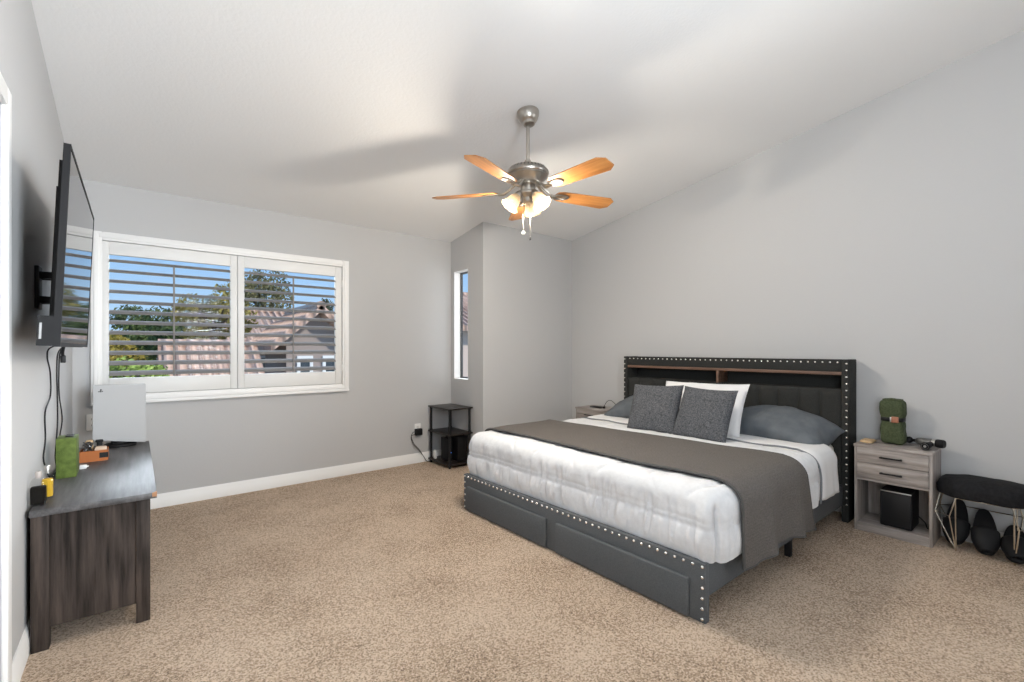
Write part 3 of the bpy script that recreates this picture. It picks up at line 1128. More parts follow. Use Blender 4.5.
b = NB()
rows = [(0.0, 0.344, 0.92), (0.006, 0.338, 0.97), (0.0, 0.350, 1.0), (0, 0.395, 1.02), (0, 0.420, 0.97), (0, 0.434, 0.88), (0, 0.442, 0.70), (0, 0.447, 0.40)]
base = octo(HXs, HYs)
dense = []
for i in range(8):
    p, q = base[i], base[(i + 1) % 8]
    for k in range(6):
        dense.append((p[0] + (q[0] - p[0]) * k / 6, p[1] + (q[1] - p[1]) * k / 6))
rings = []
for _, z, s in rows:
    rings.append([b.verts.new((CX + (p[0] - CX) * s, CY + (p[1] - CY) * s, z + 0.004 * nz_((p[0], p[1], z), 14))) for p in dense])
for r0, r1 in zip(rings, rings[1:]):
    for k in range(len(dense)):
        b.faces.new((r0[k], r0[(k + 1) % len(dense)], r1[(k + 1) % len(dense)], r1[k]))
b.faces.new(rings[0]); b.faces.new(rings[-1])
bmesh.ops.recalc_face_normals(b, faces=b.faces)
obj('seat', b, M_VELV, t, angle=70)
b = NB(); tube(b, [(p[0], p[1], 0.337) for p in octo(HXs - 0.012, HYs - 0.012, 0.080)], 0.0042, 8, True)
obj('top_ring', b, M_WIRE, t)
KZ = 0.225
kn = octo(HXs + 0.008, HYs + 0.008, 0.075)
b = NB()
tube(b, [(kn[i][0], kn[i][1], KZ) for i in (1, 2, 3, 4, 5, 6, 7, 0)], 0.0030, 6)
obj('middle_ring', b, M_WIRE, t)
top = octo(HXs - 0.012, HYs - 0.012, 0.080)
for (ia, ib) in ((1, 2), (3, 4), (5, 6), (7, 0)):
    fx = CX + (1 if (kn[ia][0] + kn[ib][0]) / 2 > CX else -1) * (HXs - 0.060)
    fy = CY + (1 if (kn[ia][1] + kn[ib][1]) / 2 > CY else -1) * (HYs - 0.088)
    foot_p = (fx, fy, 0.004)
    b = NB()
    for i in (ia, ib):
        tube(b, [(top[i][0], top[i][1], 0.337), (kn[i][0], kn[i][1], KZ), foot_p], 0.0038, 8)
    sx = -1 if fx < CX else 1
    sy = -1 if fy < CY else 1
    tube(b, [(fx + sx * 0.03, fy, 0.337), foot_p], 0.0038, 8)
    obj('leg', b, M_WIRE, t)


def slipper(label, loc, rot):
    t = thing('slipper', label, 'slipper', loc, 'black foam slippers under the stool', rot)
    n = 28
    out = []
    for k in range(n):       # sole outline, heel at -x, toe at +x
        a = 2 * PI * k / n
        x = 0.145 * math.cos(a)
        wd = 0.052 + 0.010 * math.cos(a)
        out.append((x, wd * (1 if math.sin(a) > 0 else -1) * abs(math.sin(a)) ** 0.75))
    b = NB()
    rr = []
    for z, s in ((0.0, 0.93), (0.006, 1.0), (0.024, 1.03), (0.032, 0.98), (0.028, 0.86)):
        rr.append([b.verts.new((p[0] * s, p[1] * s, z + 0.010 * max(0, -p[0] / 0.135) * (z > 0.01))) for p in out])
    for r0, r1 in zip(rr, rr[1:]):
        for k in range(n):
            b.faces.new((r0[k], r0[(k + 1) % n], r1[(k + 1) % n], r1[k]))
    b.faces.new(rr[0]); b.faces.new(rr[-1])
    bmesh.ops.recalc_face_normals(b, faces=b.faces)
    obj('sole', b, M_RUBBER, t, angle=50)
    b = NB()

    def up(u, v):
        a = PI * u
        x = 0.005 + 0.136 * v
        hw = 0.063 * (1 - 0.55 * max(0, v - 0.35) ** 1.7 * 2)
        hh = 0.062 - 0.030 * v ** 1.5
        return Vector((x, hw * math.cos(a), 0.024 + hh * math.sin(a) ** 0.8))
    grid(b, 18, 14, up)
    u_ = obj('strap', b, M_RUBBER, t, angle=70)
    md = u_.modifiers.new('thick', 'SOLIDIFY'); md.thickness = 0.008; md.offset = -1
    return t


# heels up, leaning on the wall, insoles towards the room
slipper('black foam slipper standing on its toe against the wall, next to the nightstand', (4.000, 0.462, 0.136), (R(0), R(52), R(178)))
slipper('black foam slipper tipped up in the middle of the three under the stool', (3.962, 0.338, 0.118), (R(0), R(44), R(188)))
slipper('black foam slipper slumped low on the carpet, farthest of the three from the nightstand', (3.965, 0.212, 0.078), (R(0), R(24), R(186)))

# ------------------------------------------------------------------ dresser and what stands on it
t = thing('dresser', 'low dark grey-brown wood media dresser along the left wall below the television', 'dresser', (-0.13, 3.4, 0))
DYa, DYb, DT = 2.650, 4.160, 0.580
DXa, DXb = -0.326, 0.054
b = NB(); box(b, DXa - 0.002, 0.077, DYa - 0.012, DYb, DT - 0.026, DT, 0.002); top_o = obj('top', b, M_DRESSX, t)
b = NB()
prism(b, [(0.077, DYa - 0.0125), (0.0775, DYa + 0.012), (0.060, DYa - 0.0125)], 'Z', DT - 0.018, DT + 0.0006)
obj('chipped_corner', b, M_CHIP, t, label='chipped corner with raw orange-brown board')
for (x0, x1, tp) in ((DXa, DXa + 0.054, 0.0), (DXb - 0.050, DXb, 0.0)):
    for (y0, y1) in ((DYa + 0.008, DYa + 0.062), (DYb - 0.070, DYb - 0.016)):
        b = NB(); box(b, x0, x1, y0, y1, 0.0, DT - 0.026, 0.002); obj('leg', b, M_DRESS, t)
for y0, y1 in ((DYa + 0.022, DYa + 0.040), (DYb - 0.045, DYb - 0.027)):
    b = NB(); box(b, DXa + 0.054, DXb - 0.050, y0, y1, 0.085, DT - 0.026); obj('side_panel', b, M_DRESS, t)
b = NB(); box(b, DXa + 0.01, DXa + 0.022, DYa + 0.062, DYb - 0.07, 0.085, DT - 0.026); obj('back_panel', b, M_DRESS, t)
b = NB(); box(b, DXa + 0.022, DXb - 0.02, DYa + 0.041, DYb - 0.046, 0.088, 0.106); obj('bottom_panel', b, M_DRESS, t)
b = NB(); box(b, DXb - 0.024, DXb - 0.006, DYa + 0.062, DYb - 0.07, 0.085, 0.125); box(b, DXb - 0.024, DXb - 0.006, DYa + 0.062, DYb - 0.07, 0.51, DT - 0.026)
obj('face_frame', b, M_DRESS, t)
wd = (DYb - 0.07 - DYa - 0.062) / 3
for k in range(3):
    y0 = DYa + 0.062 + k * wd
    b = NB(); box(b, DXb - 0.020, DXb - 0.002, y0 + 0.003, y0 + wd - 0.003, 0.128, 0.507, 0.003)
    d = obj('door', b, M_DRESS, t)
    b = NB(); yk = y0 + (wd - 0.05 if k < 2 else 0.05)
    box(b, DXb - 0.003, DXb + 0.003, yk - 0.006, yk + 0.006, 0.30, 0.44, 0.001)
    obj('edge_pull', b, M_BLACK, d)

# game console: two white shells round a black core, on a round foot
t = thing('game_console', 'tall white game console standing upright at the window end of the dresser', 'console', (-0.077, 4.07, DT))
CXa, CXb = -0.210, 0.057


def shell(y0, y1, bulge):
    bm = NB()
    out = [(CXa + 0.006, 0.636), (CXb - 0.05, 0.602), (CXb - 0.004, 0.596), (CXb, 0.60), (CXb, 0.985), (CXb - 0.006, 0.9895), (CXa + 0.05, 0.9905), (CXa + 0.004, 0.991), (CXa, 0.987), (CXa - 0.003, 0.645)]
    prism(bm, out, 'Y', y0, y1)
    es = [e for e in bm.edges if abs(e.verts[0].co.y - e.verts[1].co.y) < 1e-6]
    bmesh.ops.bevel(bm, geom=es, offset=0.002, segments=2, affect='EDGES')
    return bm


sh = obj('shell', shell(4.020, 4.034, 1), M_CONS, t)
obj('shell', shell(4.110, 4.124, 1), M_CONS, t)
b = NB()
prism(b, [(CXa + 0.012, 0.640), (CXb - 0.012, 0.608), (CXb - 0.012, 0.975), (CXa + 0.012, 0.975)], 'Y', 4.033, 4.111)
obj('core', b, M_BLACKP, t)
b = NB(); lathe(b, [(0.0, 0.0), (0.085, 0.0), (0.088, 0.006), (0.084, 0.016), (0.05, 0.020), (0.045, 0.05), (0.0, 0.05)], 32, Matrix.Translation((-0.077, 4.072, DT)))
obj('foot', b, M_BLACKP, t)
# emblem: an upright stroke with a bowl, a flat curl lying behind it
b = NB()
ex, ez, yy = -0.174, 0.957, 4.0195
prism(b, [(ex - 0.002, ez - 0.009), (ex + 0.002, ez - 0.0105), (ex + 0.002, ez + 0.010), (ex - 0.002, ez + 0.0115)], 'Y', yy, 4.0205)
prism(b, [(ex + 0.001, ez + 0.0105), (ex + 0.007, ez + 0.008), (ex + 0.009, ez + 0.003), (ex + 0.006, ez - 0.0005), (ex + 0.005, ez + 0.003), (ex + 0.004, ez + 0.0055), (ex + 0.001, ez + 0.007)], 'Y', yy, 4.0205)
prism(b, [(ex - 0.003, ez - 0.001), (ex - 0.013, ez - 0.005), (ex - 0.013, ez - 0.008), (ex - 0.003, ez - 0.0085), (ex - 0.003, ez - 0.006), (ex - 0.008, ez - 0.006), (ex - 0.003, ez - 0.004)], 'Y', yy, 4.0205)
prism(b, [(ex + 0.003, ez - 0.0015), (ex + 0.012, ez - 0.003), (ex + 0.013, ez - 0.006), (ex + 0.003, ez - 0.0095), (ex + 0.003, ez - 0.007), (ex + 0.008, ez - 0.005), (ex + 0.003, ez - 0.004)], 'Y', yy, 4.0205)
obj('emblem', b, M_BLACK, sh, smooth=False)

# green card box
t = thing('green_box', 'upright green patterned card box on the dresser close to the left wall', 'box', (-0.27, 3.25, DT))
b = NB(); box(b, -0.306, -0.231, 3.215, 3.355, DT, DT + 0.199, 0.002); body = obj('carton', b, M_GREENB, t)
b = NB()
for k in range(7):        # embossed curls on the face
    x = -0.296 + 0.016 * (k % 4); z = DT + 0.035 + 0.045 * (k // 2) + 0.01 * (k % 2)
    pts = [(x + 0.011 * math.cos(a * 0.7 + k) * (1 - a / 9), 3.2148, z + 0.016 * math.sin(a * 0.7 + k) * (1 - a / 9)) for a in range(8)]
    tube(b, smooth_path(pts, 3), 0.0014, 5)
obj('embossed_curls', b, M_GREENB, body)
b = NB(); box(b, -0.275, -0.245, 3.26, 3.32, DT + 0.199, DT + 0.206, 0.001); obj('lid_clasp', b, M_BLACK, t)

# orange open tray with odds and ends
t = thing('orange_box', 'small open orange card tray with a black end label, between green box and white console', 'box', (-0.18, 3.63, DT))
b = NB()
x0, x1, y0, y1, z1 = -0.245, -0.122, 3.585, 3.69, DT + 0.062
box(b, x0, x1, y0, y0 + 0.003, DT, z1); box(b, x0, x1, y1 - 0.003, y1, DT, z1)
box(b, x0, x0 + 0.003, y0 + 0.003, y1 - 0.003, DT, z1); box(b, x1 - 0.003, x1, y0 + 0.003, y1 - 0.003, DT, z1)
box(b, x0 + 0.003, x1 - 0.003, y0 + 0.003, y1 - 0.003, DT, DT + 0.003)
obj('tray', b, M_ORANGE, t)
b = NB(); box(b, x1 - 0.038, x1 + 0.0012, y0 - 0.0012, y0 + 0.002, DT + 0.018, DT + 0.048); obj('label', b, M_BLACK, t)
random.seed(3)
b = NB()
pts = []
for k in range(46):
    a = k * 0.9
    pts.append((-0.212 + 0.024 * math.cos(a) * (0.6 + 0.4 * math.sin(k * 1.7)), 3.635 + 0.024 * math.sin(a * 1.13), DT + 0.052 + 0.052 * (k / 46) + 0.010 * math.sin(k * 2.1)))
tube(b, smooth_path(pts, 3), 0.0034, 6)
tag(obj('cable_coil', b, M_GUN), 'tangled dark grey cable coil heaped in the orange tray', 'cable')
b = NB(); rbox(b, (-0.182, 3.60, DT + 0.045), (-0.128, 3.65, DT + 0.078), 0.010, 'TFKRLB', 0.01, lambda p, n: n * 0.003 * nz_(p, 40), False, False)
tag(obj('cream_pouch', b, plain('cream_cloth', (0.62, 0.47, 0.36), 0.8)), 'small cream pouch in the console end of the orange tray', 'pouch')
b = NB(); box(b, -0.176, -0.150, 3.655, 3.675, DT + 0.004, DT + 0.108, 0.006); box(b, -0.182, -0.146, 3.650, 3.680, DT + 0.098, DT + 0.112, 0.005)
tag(obj('charger_plug', b, M_BLACKP), 'black charger plug poking up at the back of the orange tray', 'plug')
b = NB(); rbox(b, (-0.226, 3.66, DT + 0.004), (-0.190, 3.684, DT + 0.114), 0.008, 'TFKRLB', 0.01, lambda p, n: n * 0.002 * nz_(p, 40), False, False)
tag(obj('beige_carton', b, M_TAN), 'slim beige carton standing upright in the orange tray corner', 'carton')

b = NB(); box(b, -0.232, -0.203, 3.395, 3.425, DT, DT + 0.020, 0.003)
box(b, -0.203, -0.196, 3.405, 3.415, DT + 0.006, DT + 0.013)
tag(obj('charger_cube', b, M_WHITE), 'tiny white charger cube lying on the dresser beside the green box', 'charger')


def bottle(label, cx, cy, hw, hd, h_liq, h_sh, h_top, liquid, mcap):
    t = thing('perfume_bottle', label, 'bottle', (cx, cy, DT), 'perfume bottles on the dresser corner')
    b = NB()
    prof = [(1, 0.0), (1, h_liq), (0.96, h_liq + 0.012), (0.80, h_sh - 0.012), (0.5, h_sh - 0.002), (0.30, h_sh)]
    N = 32
    rings = []
    for s, z in prof:
        ring = []
        for k in range(N):
            a = 2 * PI * k / N
            ca, sa = math.cos(a), math.sin(a)
            e = 0.35 if s > 0.9 else 0.6
            ring.append(b.verts.new((cx + hw * s * math.copysign(abs(ca) ** e, ca), cy + hd * min(1, s + 0.1) * math.copysign(abs(sa) ** e, sa), DT + z)))
        rings.append(ring)
    for r0, r1 in zip(rings, rings[1:]):
        for k in range(N):
            b.faces.new((r0[k], r0[(k + 1) % N], r1[(k + 1) % N], r1[k]))
    b.faces.new(rings[0]); b.faces.new(rings[-1])
    bmesh.ops.recalc_face_normals(b, faces=b.faces)
    obj('glass', b, M_BGLASS, t)
    b = NB(); rbox(b, (cx - hw + 0.003, cy - hd + 0.003, DT + 0.004), (cx + hw - 0.003, cy + hd - 0.003, DT + h_liq), 0.006, 'TFKRLB', 0.008, None, False, False)
    obj('liquid', b, liquid, t)
    b = NB(); lathe(b, [(0.0085, h_sh - 0.004), (0.0085, h_sh + 0.008), (0.0105, h_sh + 0.009), (0.0105, h_top - 0.003), (0.009, h_top), (0.0, h_top)], 20, Matrix.Translation((cx, cy, DT)))
    obj('cap', b, mcap, t)


bottle('squat perfume bottle of near-black liquid on the very corner of the dresser', -0.3115, 2.735, 0.0265, 0.022, 0.078, 0.116, 0.140, M_COLA, M_CAP)
bottle('slimmer perfume bottle of amber liquid just behind the near-black one', -0.296, 2.845, 0.021, 0.016, 0.085, 0.112, 0.142, M_GOLDL, M_STEEL)

# ------------------------------------------------------------------ television, bracket, cables
TVY0, TVY1 = 2.232, 3.425
b_lean = math.atan2(0.028, 0.71)


def tvx(z, off=0.0):
    return -0.203 + (z - 1.238) * math.tan(b_lean) + off


t = thing('television', 'large flat television tilted slightly down on the left wall above the dresser', 'television', (-0.22, 2.83, 1.24))


def slab(bm, y0, y1, z0, z1, o0, o1):
    c = [(tvx(z0, o0), y0, z0), (tvx(z0, o1), y0, z0), (tvx(z1, o1), y0, z1), (tvx(z1, o0), y0, z1)]
    v0 = [bm.verts.new(p) for p in c]; v1 = [bm.verts.new((p[0], y1, p[2])) for p in c]
    fs = [bm.faces.new(v0), bm.faces.new(v1)] + [bm.faces.new((v0[i], v0[(i + 1) % 4], v1[(i + 1) % 4], v1[i])) for i in range(4)]
    bmesh.ops.recalc_face_normals(bm, faces=fs)


b = NB(); slab(b, TVY0 + 0.010, TVY1 - 0.010, 1.254, 1.938, -0.004, 0.0); obj('screen', b, M_SCREEN, t, smooth=False)
b = NB()
slab(b, TVY0, TVY1, 1.238, 1.950, -0.018, -0.004)
slab(b, TVY0, TVY0 + 0.010, 1.254, 1.938, -0.004, 0.0015); slab(b, TVY1 - 0.010, TVY1, 1.254, 1.938, -0.004, 0.0015)
slab(b, TVY0, TVY1, 1.238, 1.254, -0.004, 0.0015); slab(b, TVY0, TVY1, 1.938, 1.950, -0.004, 0.0015)
obj('bezel', b, M_BLACKP, t, smooth=False)
b = NB()
slab(b, TVY0 + 0.04, TVY1 - 0.04, 1.30, 1.90, -0.030, -0.018); slab(b, TVY0 + 0.10, TVY1 - 0.10, 1.26, 1.82, -0.040, -0.030)
obj('rear_shell', b, M_BLACKP, t, smooth=False)
b = NB(); slab(b, TVY0 + 0.002, TVY1 - 0.02, 1.242, 1.345, -0.058, -0.018)
lowb = obj('lower_housing', b, M_BLACKP, t, smooth=False)
b = NB(); slab(b, TVY0, TVY0 + 0.003, 1.265, 1.320, -0.052, -0.046); obj('port_sticker', b, M_STICK, lowb, smooth=False)
b = NB(); slab(b, TVY1 - 0.30, TVY1 - 0.02, 1.2375, 1.2395, -0.003, 0.0022); obj('chin_strip', b, M_STEEL, t, smooth=False)

t = thing('wall_bracket', 'black articulated television bracket fixed to the left wall', 'bracket', (XL, 2.83, 1.5))
b = NB(); box(b, XL, XL + 0.014, 2.90, 3.00, 1.41, 1.60, 0.002); obj('wall_plate', b, M_BLACK, t)
for z in (1.45, 1.56):
    for y in (2.90, 2.96):
        b = NB(); box(b, XL + 0.014, tvx(z, -0.045), y, y + 0.03, z - 0.015, z + 0.015, 0.003); obj('arm', b, M_BLACK, t)
b = NB(); slab(b, 2.80, 3.04, 1.42, 1.60, -0.048, -0.040); obj('mounting_plate', b, M_BLACK, t, smooth=False)

CXw = -0.334
b = NB(); tube(b, smooth_path([(-0.26, 3.13, 1.26), (-0.32, 3.16, 1.235), (CXw, 3.20, 1.19), (CXw, 3.30, 1.112), (CXw, 3.31, 0.995), (CXw, 3.13, 0.925), (CXw, 3.14, 0.80), (CXw, 3.08, 0.72), (CXw, 3.14, 0.66), (CXw + 0.004, 3.22, 0.598), (-0.322, 3.27, 0.5865), (-0.318, 3.40, 0.5855)]), 0.0033)
tag(obj('power_cable', b, M_BLACK), 'wavy black cable hanging alone from the television, nearest the camera', 'cable')
b = NB(); tube(b, smooth_path([(-0.26, 3.36, 1.26), (-0.32, 3.58, 1.22), (CXw, 3.65, 1.11), (CXw, 3.66, 0.97), (CXw, 3.80, 0.82), (CXw, 3.69, 0.73), (CXw, 3.60, 0.64), (-0.322, 3.56, 0.5865), (-0.31, 3.62, 0.5855)]), 0.0033)
tag(obj('signal_cable', b, M_BLACK), 'black cable of the pair behind the green box, bulging out partway down', 'cable', 'pair of cables behind the green box')
b = NB(); tube(b, smooth_path([(-0.25, 3.30, 1.26), (-0.32, 3.50, 1.22), (CXw, 3.56, 1.11), (CXw, 3.58, 0.97), (CXw, 3.59, 0.83), (CXw, 3.54, 0.73), (CXw, 3.50, 0.64), (-0.322, 3.47, 0.5865), (-0.31, 3.50, 0.5855)]), 0.0033)
tag(obj('signal_cable', b, M_BLACK), 'black cable of the pair behind the green box, hanging nearly straight', 'cable', 'pair of cables behind the green box')
b = NB(); tube(b, smooth_path([(-0.255, 2.98, 1.25), (-0.262, 3.0, 1.215), (-0.262, 3.02, 1.19)]), 0.006)
box(b, -0.271, -0.253, 3.008, 3.032, 1.165, 1.20, 0.003)
tag(obj('cable_stub', b, M_BLACK), 'short black plug end dangling right under the television', 'cable')

# ------------------------------------------------------------------ wall sockets


def outlet(label, P, axis):
    t = thing('wall_outlet', label, 'outlet', P, 'white wall outlets')
    x, y, z = P
    b = NB(); box(b, x - 0.036, x + 0.036, y - 0.006, y, z - 0.058, z + 0.058, 0.003); obj('cover_plate', b, M_WHITE, t)
    for dz in (-0.022, 0.022):
        b = NB()
        for dx in (-0.007, 0.007):
            box(b, x + dx - 0.0015, x + dx + 0.0015, y - 0.0068, y - 0.005, z + dz - 0.006, z + dz + 0.006)
        cyl(b, (x, y - 0.005, z + dz - 0.011), (x, y - 0.0068, z + dz - 0.011), 0.0025, 8)
        obj('socket', b, M_BLACK, t)


outlet('white wall outlet half hidden behind the white console', (-0.235, YF, 0.70), 'Y')
outlet('white wall outlet behind the black adapter, beside the small shelf stand', (2.365, YF, 0.365), 'Y')
t = thing('power_adapter', 'black power adapter plugged in the outlet beside the small shelf stand, two cords hanging', 'adapter', (2.36, YF - 0.03, 0.345))
b = NB(); box(b, 2.325, 2.402, YF - 0.050, YF - 0.007, 0.302, 0.372, 0.006); obj('adapter_body', b, M_BLACKP, t)
for k, dx in enumerate((0, 0.012)):
    b = NB(); tube(b, smooth_path([(2.335, YF - 0.045, 0.335 - 0.02 * k), (2.29, YF - 0.05, 0.345 - 0.03 * k), (2.272, YF - 0.04, 0.30), (2.295 + dx, YF - 0.03, 0.22), (2.36 + dx, YF - 0.03, 0.145), (2.42, YF - 0.03, 0.07), (2.455, YF - 0.04, 0.012), (2.50 + dx, YF - 0.06, 0.006)]), 0.003)
    obj('cord', b, M_BLACK, t)

# ------------------------------------------------------------------ corner shelf stand
t = thing('shelf_stand', 'small three-tier dark brown shelf stand in the corner by the slim window', 'shelf', (2.62, 4.24, 0))
SXa, SXb, SYa, SYb = 2.472, 2.768, 4.030, 4.462
ang = R(0)
for z in (0.030, 0.335, 0.600):
    b = NB(); box(b, SXa, SXb, SYa, SYb, z, z + 0.016, 0.002); obj('shelf', b, M_ESPR, t)
for x in (SXa + 0.026, SXb - 0.026):
    for y in (SYa + 0.026, SYb - 0.026):
        b = NB(); cyl(b, (x, y, 0.0), (x, y, 0.600), 0.0125, 16)
        for z in (0.018, 0.046, 0.323, 0.351, 0.588):
            cyl(b, (x, y, z), (x, y, z + 0.012), 0.016, 16)
        obj('leg', b, M_BLACK, t)
t = thing('router', 'upright dark router with a blue light on the bottom tier of the shelf stand', 'router', (2.56, 4.25, 0.046))
b = NB(); box(b, 2.548, 2.588, 4.15, 4.32, 0.050, 0.285, 0.008); obj('case', b, M_BLACKP, t)
b = NB(); box(b, 2.560, 2.575, 4.1485, 4.151, 0.135, 0.143, 0.001); obj('status_light', b, M_BLUE, t, label='glowing blue status light')
b = NB(); box(b, 2.538, 2.598, 4.19, 4.28, 0.046, 0.052, 0.002); obj('foot', b, M_BLACK, t)
t = thing('desktop_speaker', 'black box speaker on the bottom tier of the shelf stand, beside the router', 'speaker', (2.68, 4.24, 0.046))
b = NB(); box(b, 2.632, 2.752, 4.105, 4.36, 0.046, 0.305, 0.006); obj('cabinet', b, M_BLACK, t)
b = NB(); box(b, 2.640, 2.744, 4.1015, 4.107, 0.055, 0.297, 0.003); obj('grille', b, M_BLACKP, t)
b = NB(); box(b, 2.5, 2.525, 4.36, 4.40, 0.046, 0.125, 0.005); cyl(b, (2.512, 4.38, 0.125), (2.512, 4.38, 0.14), 0.006)
tag(obj('adapter_brick', b, M_WHITE), 'small white adapter standing at the window-wall end of the bottom tier', 'adapter')

# ------------------------------------------------------------------ ceiling fan
FXc, FYc, FZ = 2.022, 2.301, 2.277
CZ = ceil_z(FYc)
fan = thing('ceiling_fan', 'brushed nickel ceiling fan with five oak blades and three lit bell lamps', 'ceiling fan', (FXc, FYc, CZ))


def T(z=0.0):
    return Matrix.Translation((FXc, FYc, z))


b = NB()
tilt = Matrix.Translation((FXc, FYc, CZ)) @ Matrix.Rotation(-math.atan(0.162), 4, 'X')
lathe(b, [(0.073, 0.004), (0.075, -0.006), (0.073, -0.022), (0.062, -0.050), (0.050, -0.066), (0.043, -0.070), (0.038, -0.086), (0.028, -0.093), (0.0, -0.094)], 36, tilt)
obj('canopy', b, M_NICKEL, fan)
b = NB(); cyl(b, (FXc, FYc, FZ + 0.19), (FXc, FYc, CZ - 0.08), 0.0125, 20); obj('downrod', b, M_NICKEL, fan)
b = NB()
lathe(b, [(0.0, 0.150), (0.020, 0.150), (0.024, 0.135), (0.026, 0.120), (0.075, 0.112), (0.118, 0.094), (0.136, 0.074), (0.141, 0.058), (0.138, 0.050), (0.131, 0.046), (0.133, 0.038), (0.120, 0.024), (0.098, 0.010), (0.090, -0.006), (0.075, -0.012), (0.0, -0.012)], 48, T(FZ + 0.058))
mot = obj('motor_housing', b, M_NICKEL, fan)
b = NB()
for k in range(36):
    a = 2 * PI * k / 36
    M = T(FZ + 0.058) @ Matrix.Rotation(a, 4, 'Z')
    c = [(0.1225, -0.004, 0.088), (0.1225, 0.004, 0.088), (0.1375, 0.004, 0.070), (0.1375, -0.004, 0.070)]
    vsq = [b.verts.new(M @ (Vector(p) + Vector((0.0025, 0, 0.0025)))) for p in c]
    b.faces.new(vsq)
obj('vent_slots', b, M_GUN, mot, smooth=False)
b = NB()
lathe(b, [(0.0, -0.012), (0.046, -0.012), (0.050, -0.018), (0.050, -0.060), (0.056, -0.066), (0.056, -0.076), (0.045, -0.086), (0.030, -0.10), (0.030, -0.125), (0.022, -0.135), (0.0, -0.137)], 32, T(FZ + 0.058))
obj('switch_housing', b, M_NICKEL, fan)
blade_me = None


def blade_bm():
    bm = NB()
    L0, L1 = 0.205, 0.662
    out = [(L0, -0.022), (L0 + 0.012, -0.045), (L0 + 0.04, -0.056), (L0 + 0.10, -0.060), (L1 - 0.045, -0.072), (L1, -0.040), (L1, 0.040), (L1 - 0.045, 0.072), (L0 + 0.10, 0.060), (L0 + 0.04, 0.056), (L0 + 0.012, 0.045), (L0, 0.022)]
    prism(bm, out, 'Z', -0.003, 0.003)
    return bm


def iron_bm():
    bm = NB()
    tube(bm, smooth_path([(0.080, 0.0, 0.052), (0.110, 0.012, 0.030), (0.155, 0.018, -0.004), (0.200, 0.006, -0.008)], 5), 0.008, 8)
    tube(bm, smooth_path([(0.080, -0.012, 0.052), (0.12, -0.016, 0.026), (0.165, -0.014, -0.006), (0.205, -0.004, -0.008)], 5), 0.007, 8)
    M = Matrix.Translation((0.250, 0, -0.004)) @ Matrix.Diagonal((1.25, 0.68, 1, 1))
    lathe(bm, [(0.0, -0.001), (0.032, -0.001), (0.034, -0.004), (0.046, -0.006), (0.050, -0.003), (0.050, 0.0)], 28, M)
    return bm


def inlay_bm():
    bm = NB()
    M = Matrix.Translation((0.250, 0, -0.0052)) @ Matrix.Diagonal((1.25, 0.62, 1, 1))
    lathe(bm, [(0.0, -0.0012), (0.030, -0.001), (0.032, 0.0)], 24, M)
    return bm


meshes = {}
for nm, fn, mt in (('blade', blade_bm, M_BLADE), ('blade_iron', iron_bm, M_NICKEL), ('inlay', inlay_bm, M_CREAM)):
    bm = fn(); me = bpy.data.meshes.new(nm); bm.to_mesh(me); bm.free(); me.materials.append(mt)
    me.shade_smooth(); me.set_sharp_from_angle(angle=R(30)); meshes[nm] = me
for k in range(5):
    a = R(-87.5) + k * 2 * PI / 5
    Mb = Matrix.Translation((0, 0, FZ - CZ)) @ Matrix.Rotation(a, 4, 'Z') @ Matrix.Rotation(R(-12), 4, 'X')
    bl = bpy.data.objects.new('blade', meshes['blade']); COL.objects.link(bl); bl.parent = fan; bl.matrix_local = Mb
    ir = bpy.data.objects.new('blade_iron', meshes['blade_iron']); COL.objects.link(ir); ir.parent = bl
    il = bpy.data.objects.new('inlay', meshes['inlay']); COL.objects.link(il); il.parent = bl

# three bell lamps: seen from the camera one left, one right, one beyond
for k, ang in enumerate((R(195), R(-45), R(75))):
    aw = ang - YAW
    d = Vector((math.cos(aw), math.sin(aw), 0))
    nk = Vector((FXc, FYc, FZ - 0.022)) + d * 0.060
    ax = (d * 0.62 + Vector((0, 0, -0.80))).normalized()
    b = NB(); tube(b, smooth_path([Vector((FXc, FYc, FZ - 0.008)) + d * 0.040, Vector((FXc, FYc, FZ - 0.004)) + d * 0.056, nk]), 0.009, 10)
    Mn = Matrix.Translation(nk) @ ax.to_track_quat('Z', 'Y').to_matrix().to_4x4()
    lathe(b, [(0.0, -0.012), (0.022, -0.010), (0.026, 0.004), (0.026, 0.022), (0.020, 0.026), (0.0, 0.026)], 24, Mn)
    arm = obj('lamp_arm', b, M_NICKEL, fan)
    b = NB()
    N = 36
    prof_ = [(0.024, 0.014), (0.029, 0.024), (0.038, 0.042), (0.043, 0.062), (0.046, 0.082), (0.052, 0.098), (0.062, 0.110)]
    rings = []
    for r_, z_ in prof_:
        sc_ = max(0, (z_ - 0.085) / 0.025)
        rings.append([b.verts.new(Mn @ Vector(((r_ + 0.004 * sc_ * math.cos(9 * 2 * PI * i / N)) * math.cos(2 * PI * i / N), (r_ + 0.004 * sc_ * math.cos(9 * 2 * PI * i / N)) * math.sin(2 * PI * i / N), z_))) for i in range(N)])
    for r0, r1 in zip(rings, rings[1:]):
        for i in range(N):
            b.faces.new((r0[i], r0[(i + 1) % N], r1[(i + 1) % N], r1[i]))
    shd = obj('lamp_shade', b, M_LAMPG, fan, angle=80)
    b = NB()
    lathe(b, [(0.0, 0.092), (0.012, 0.089), (0.021, 0.078), (0.022, 0.066), (0.015, 0.046), (0.012, 0.030), (0.012, 0.022)], 20, Mn)
    obj('bulb', b, M_BULB, shd)
    ld = bpy.data.lights.new('lamp_light', 'POINT')
    ld.energy = LAMP_W
    ld.color = (1.0, 0.90, 0.76)
    ld.shadow_soft_size = 0.02
    lo = bpy.data.objects.new('lamp_light', ld); COL.objects.link(lo)
    lo.parent = fan
    lo.location = (nk + ax * 0.118) - Vector((FXc, FYc, CZ))
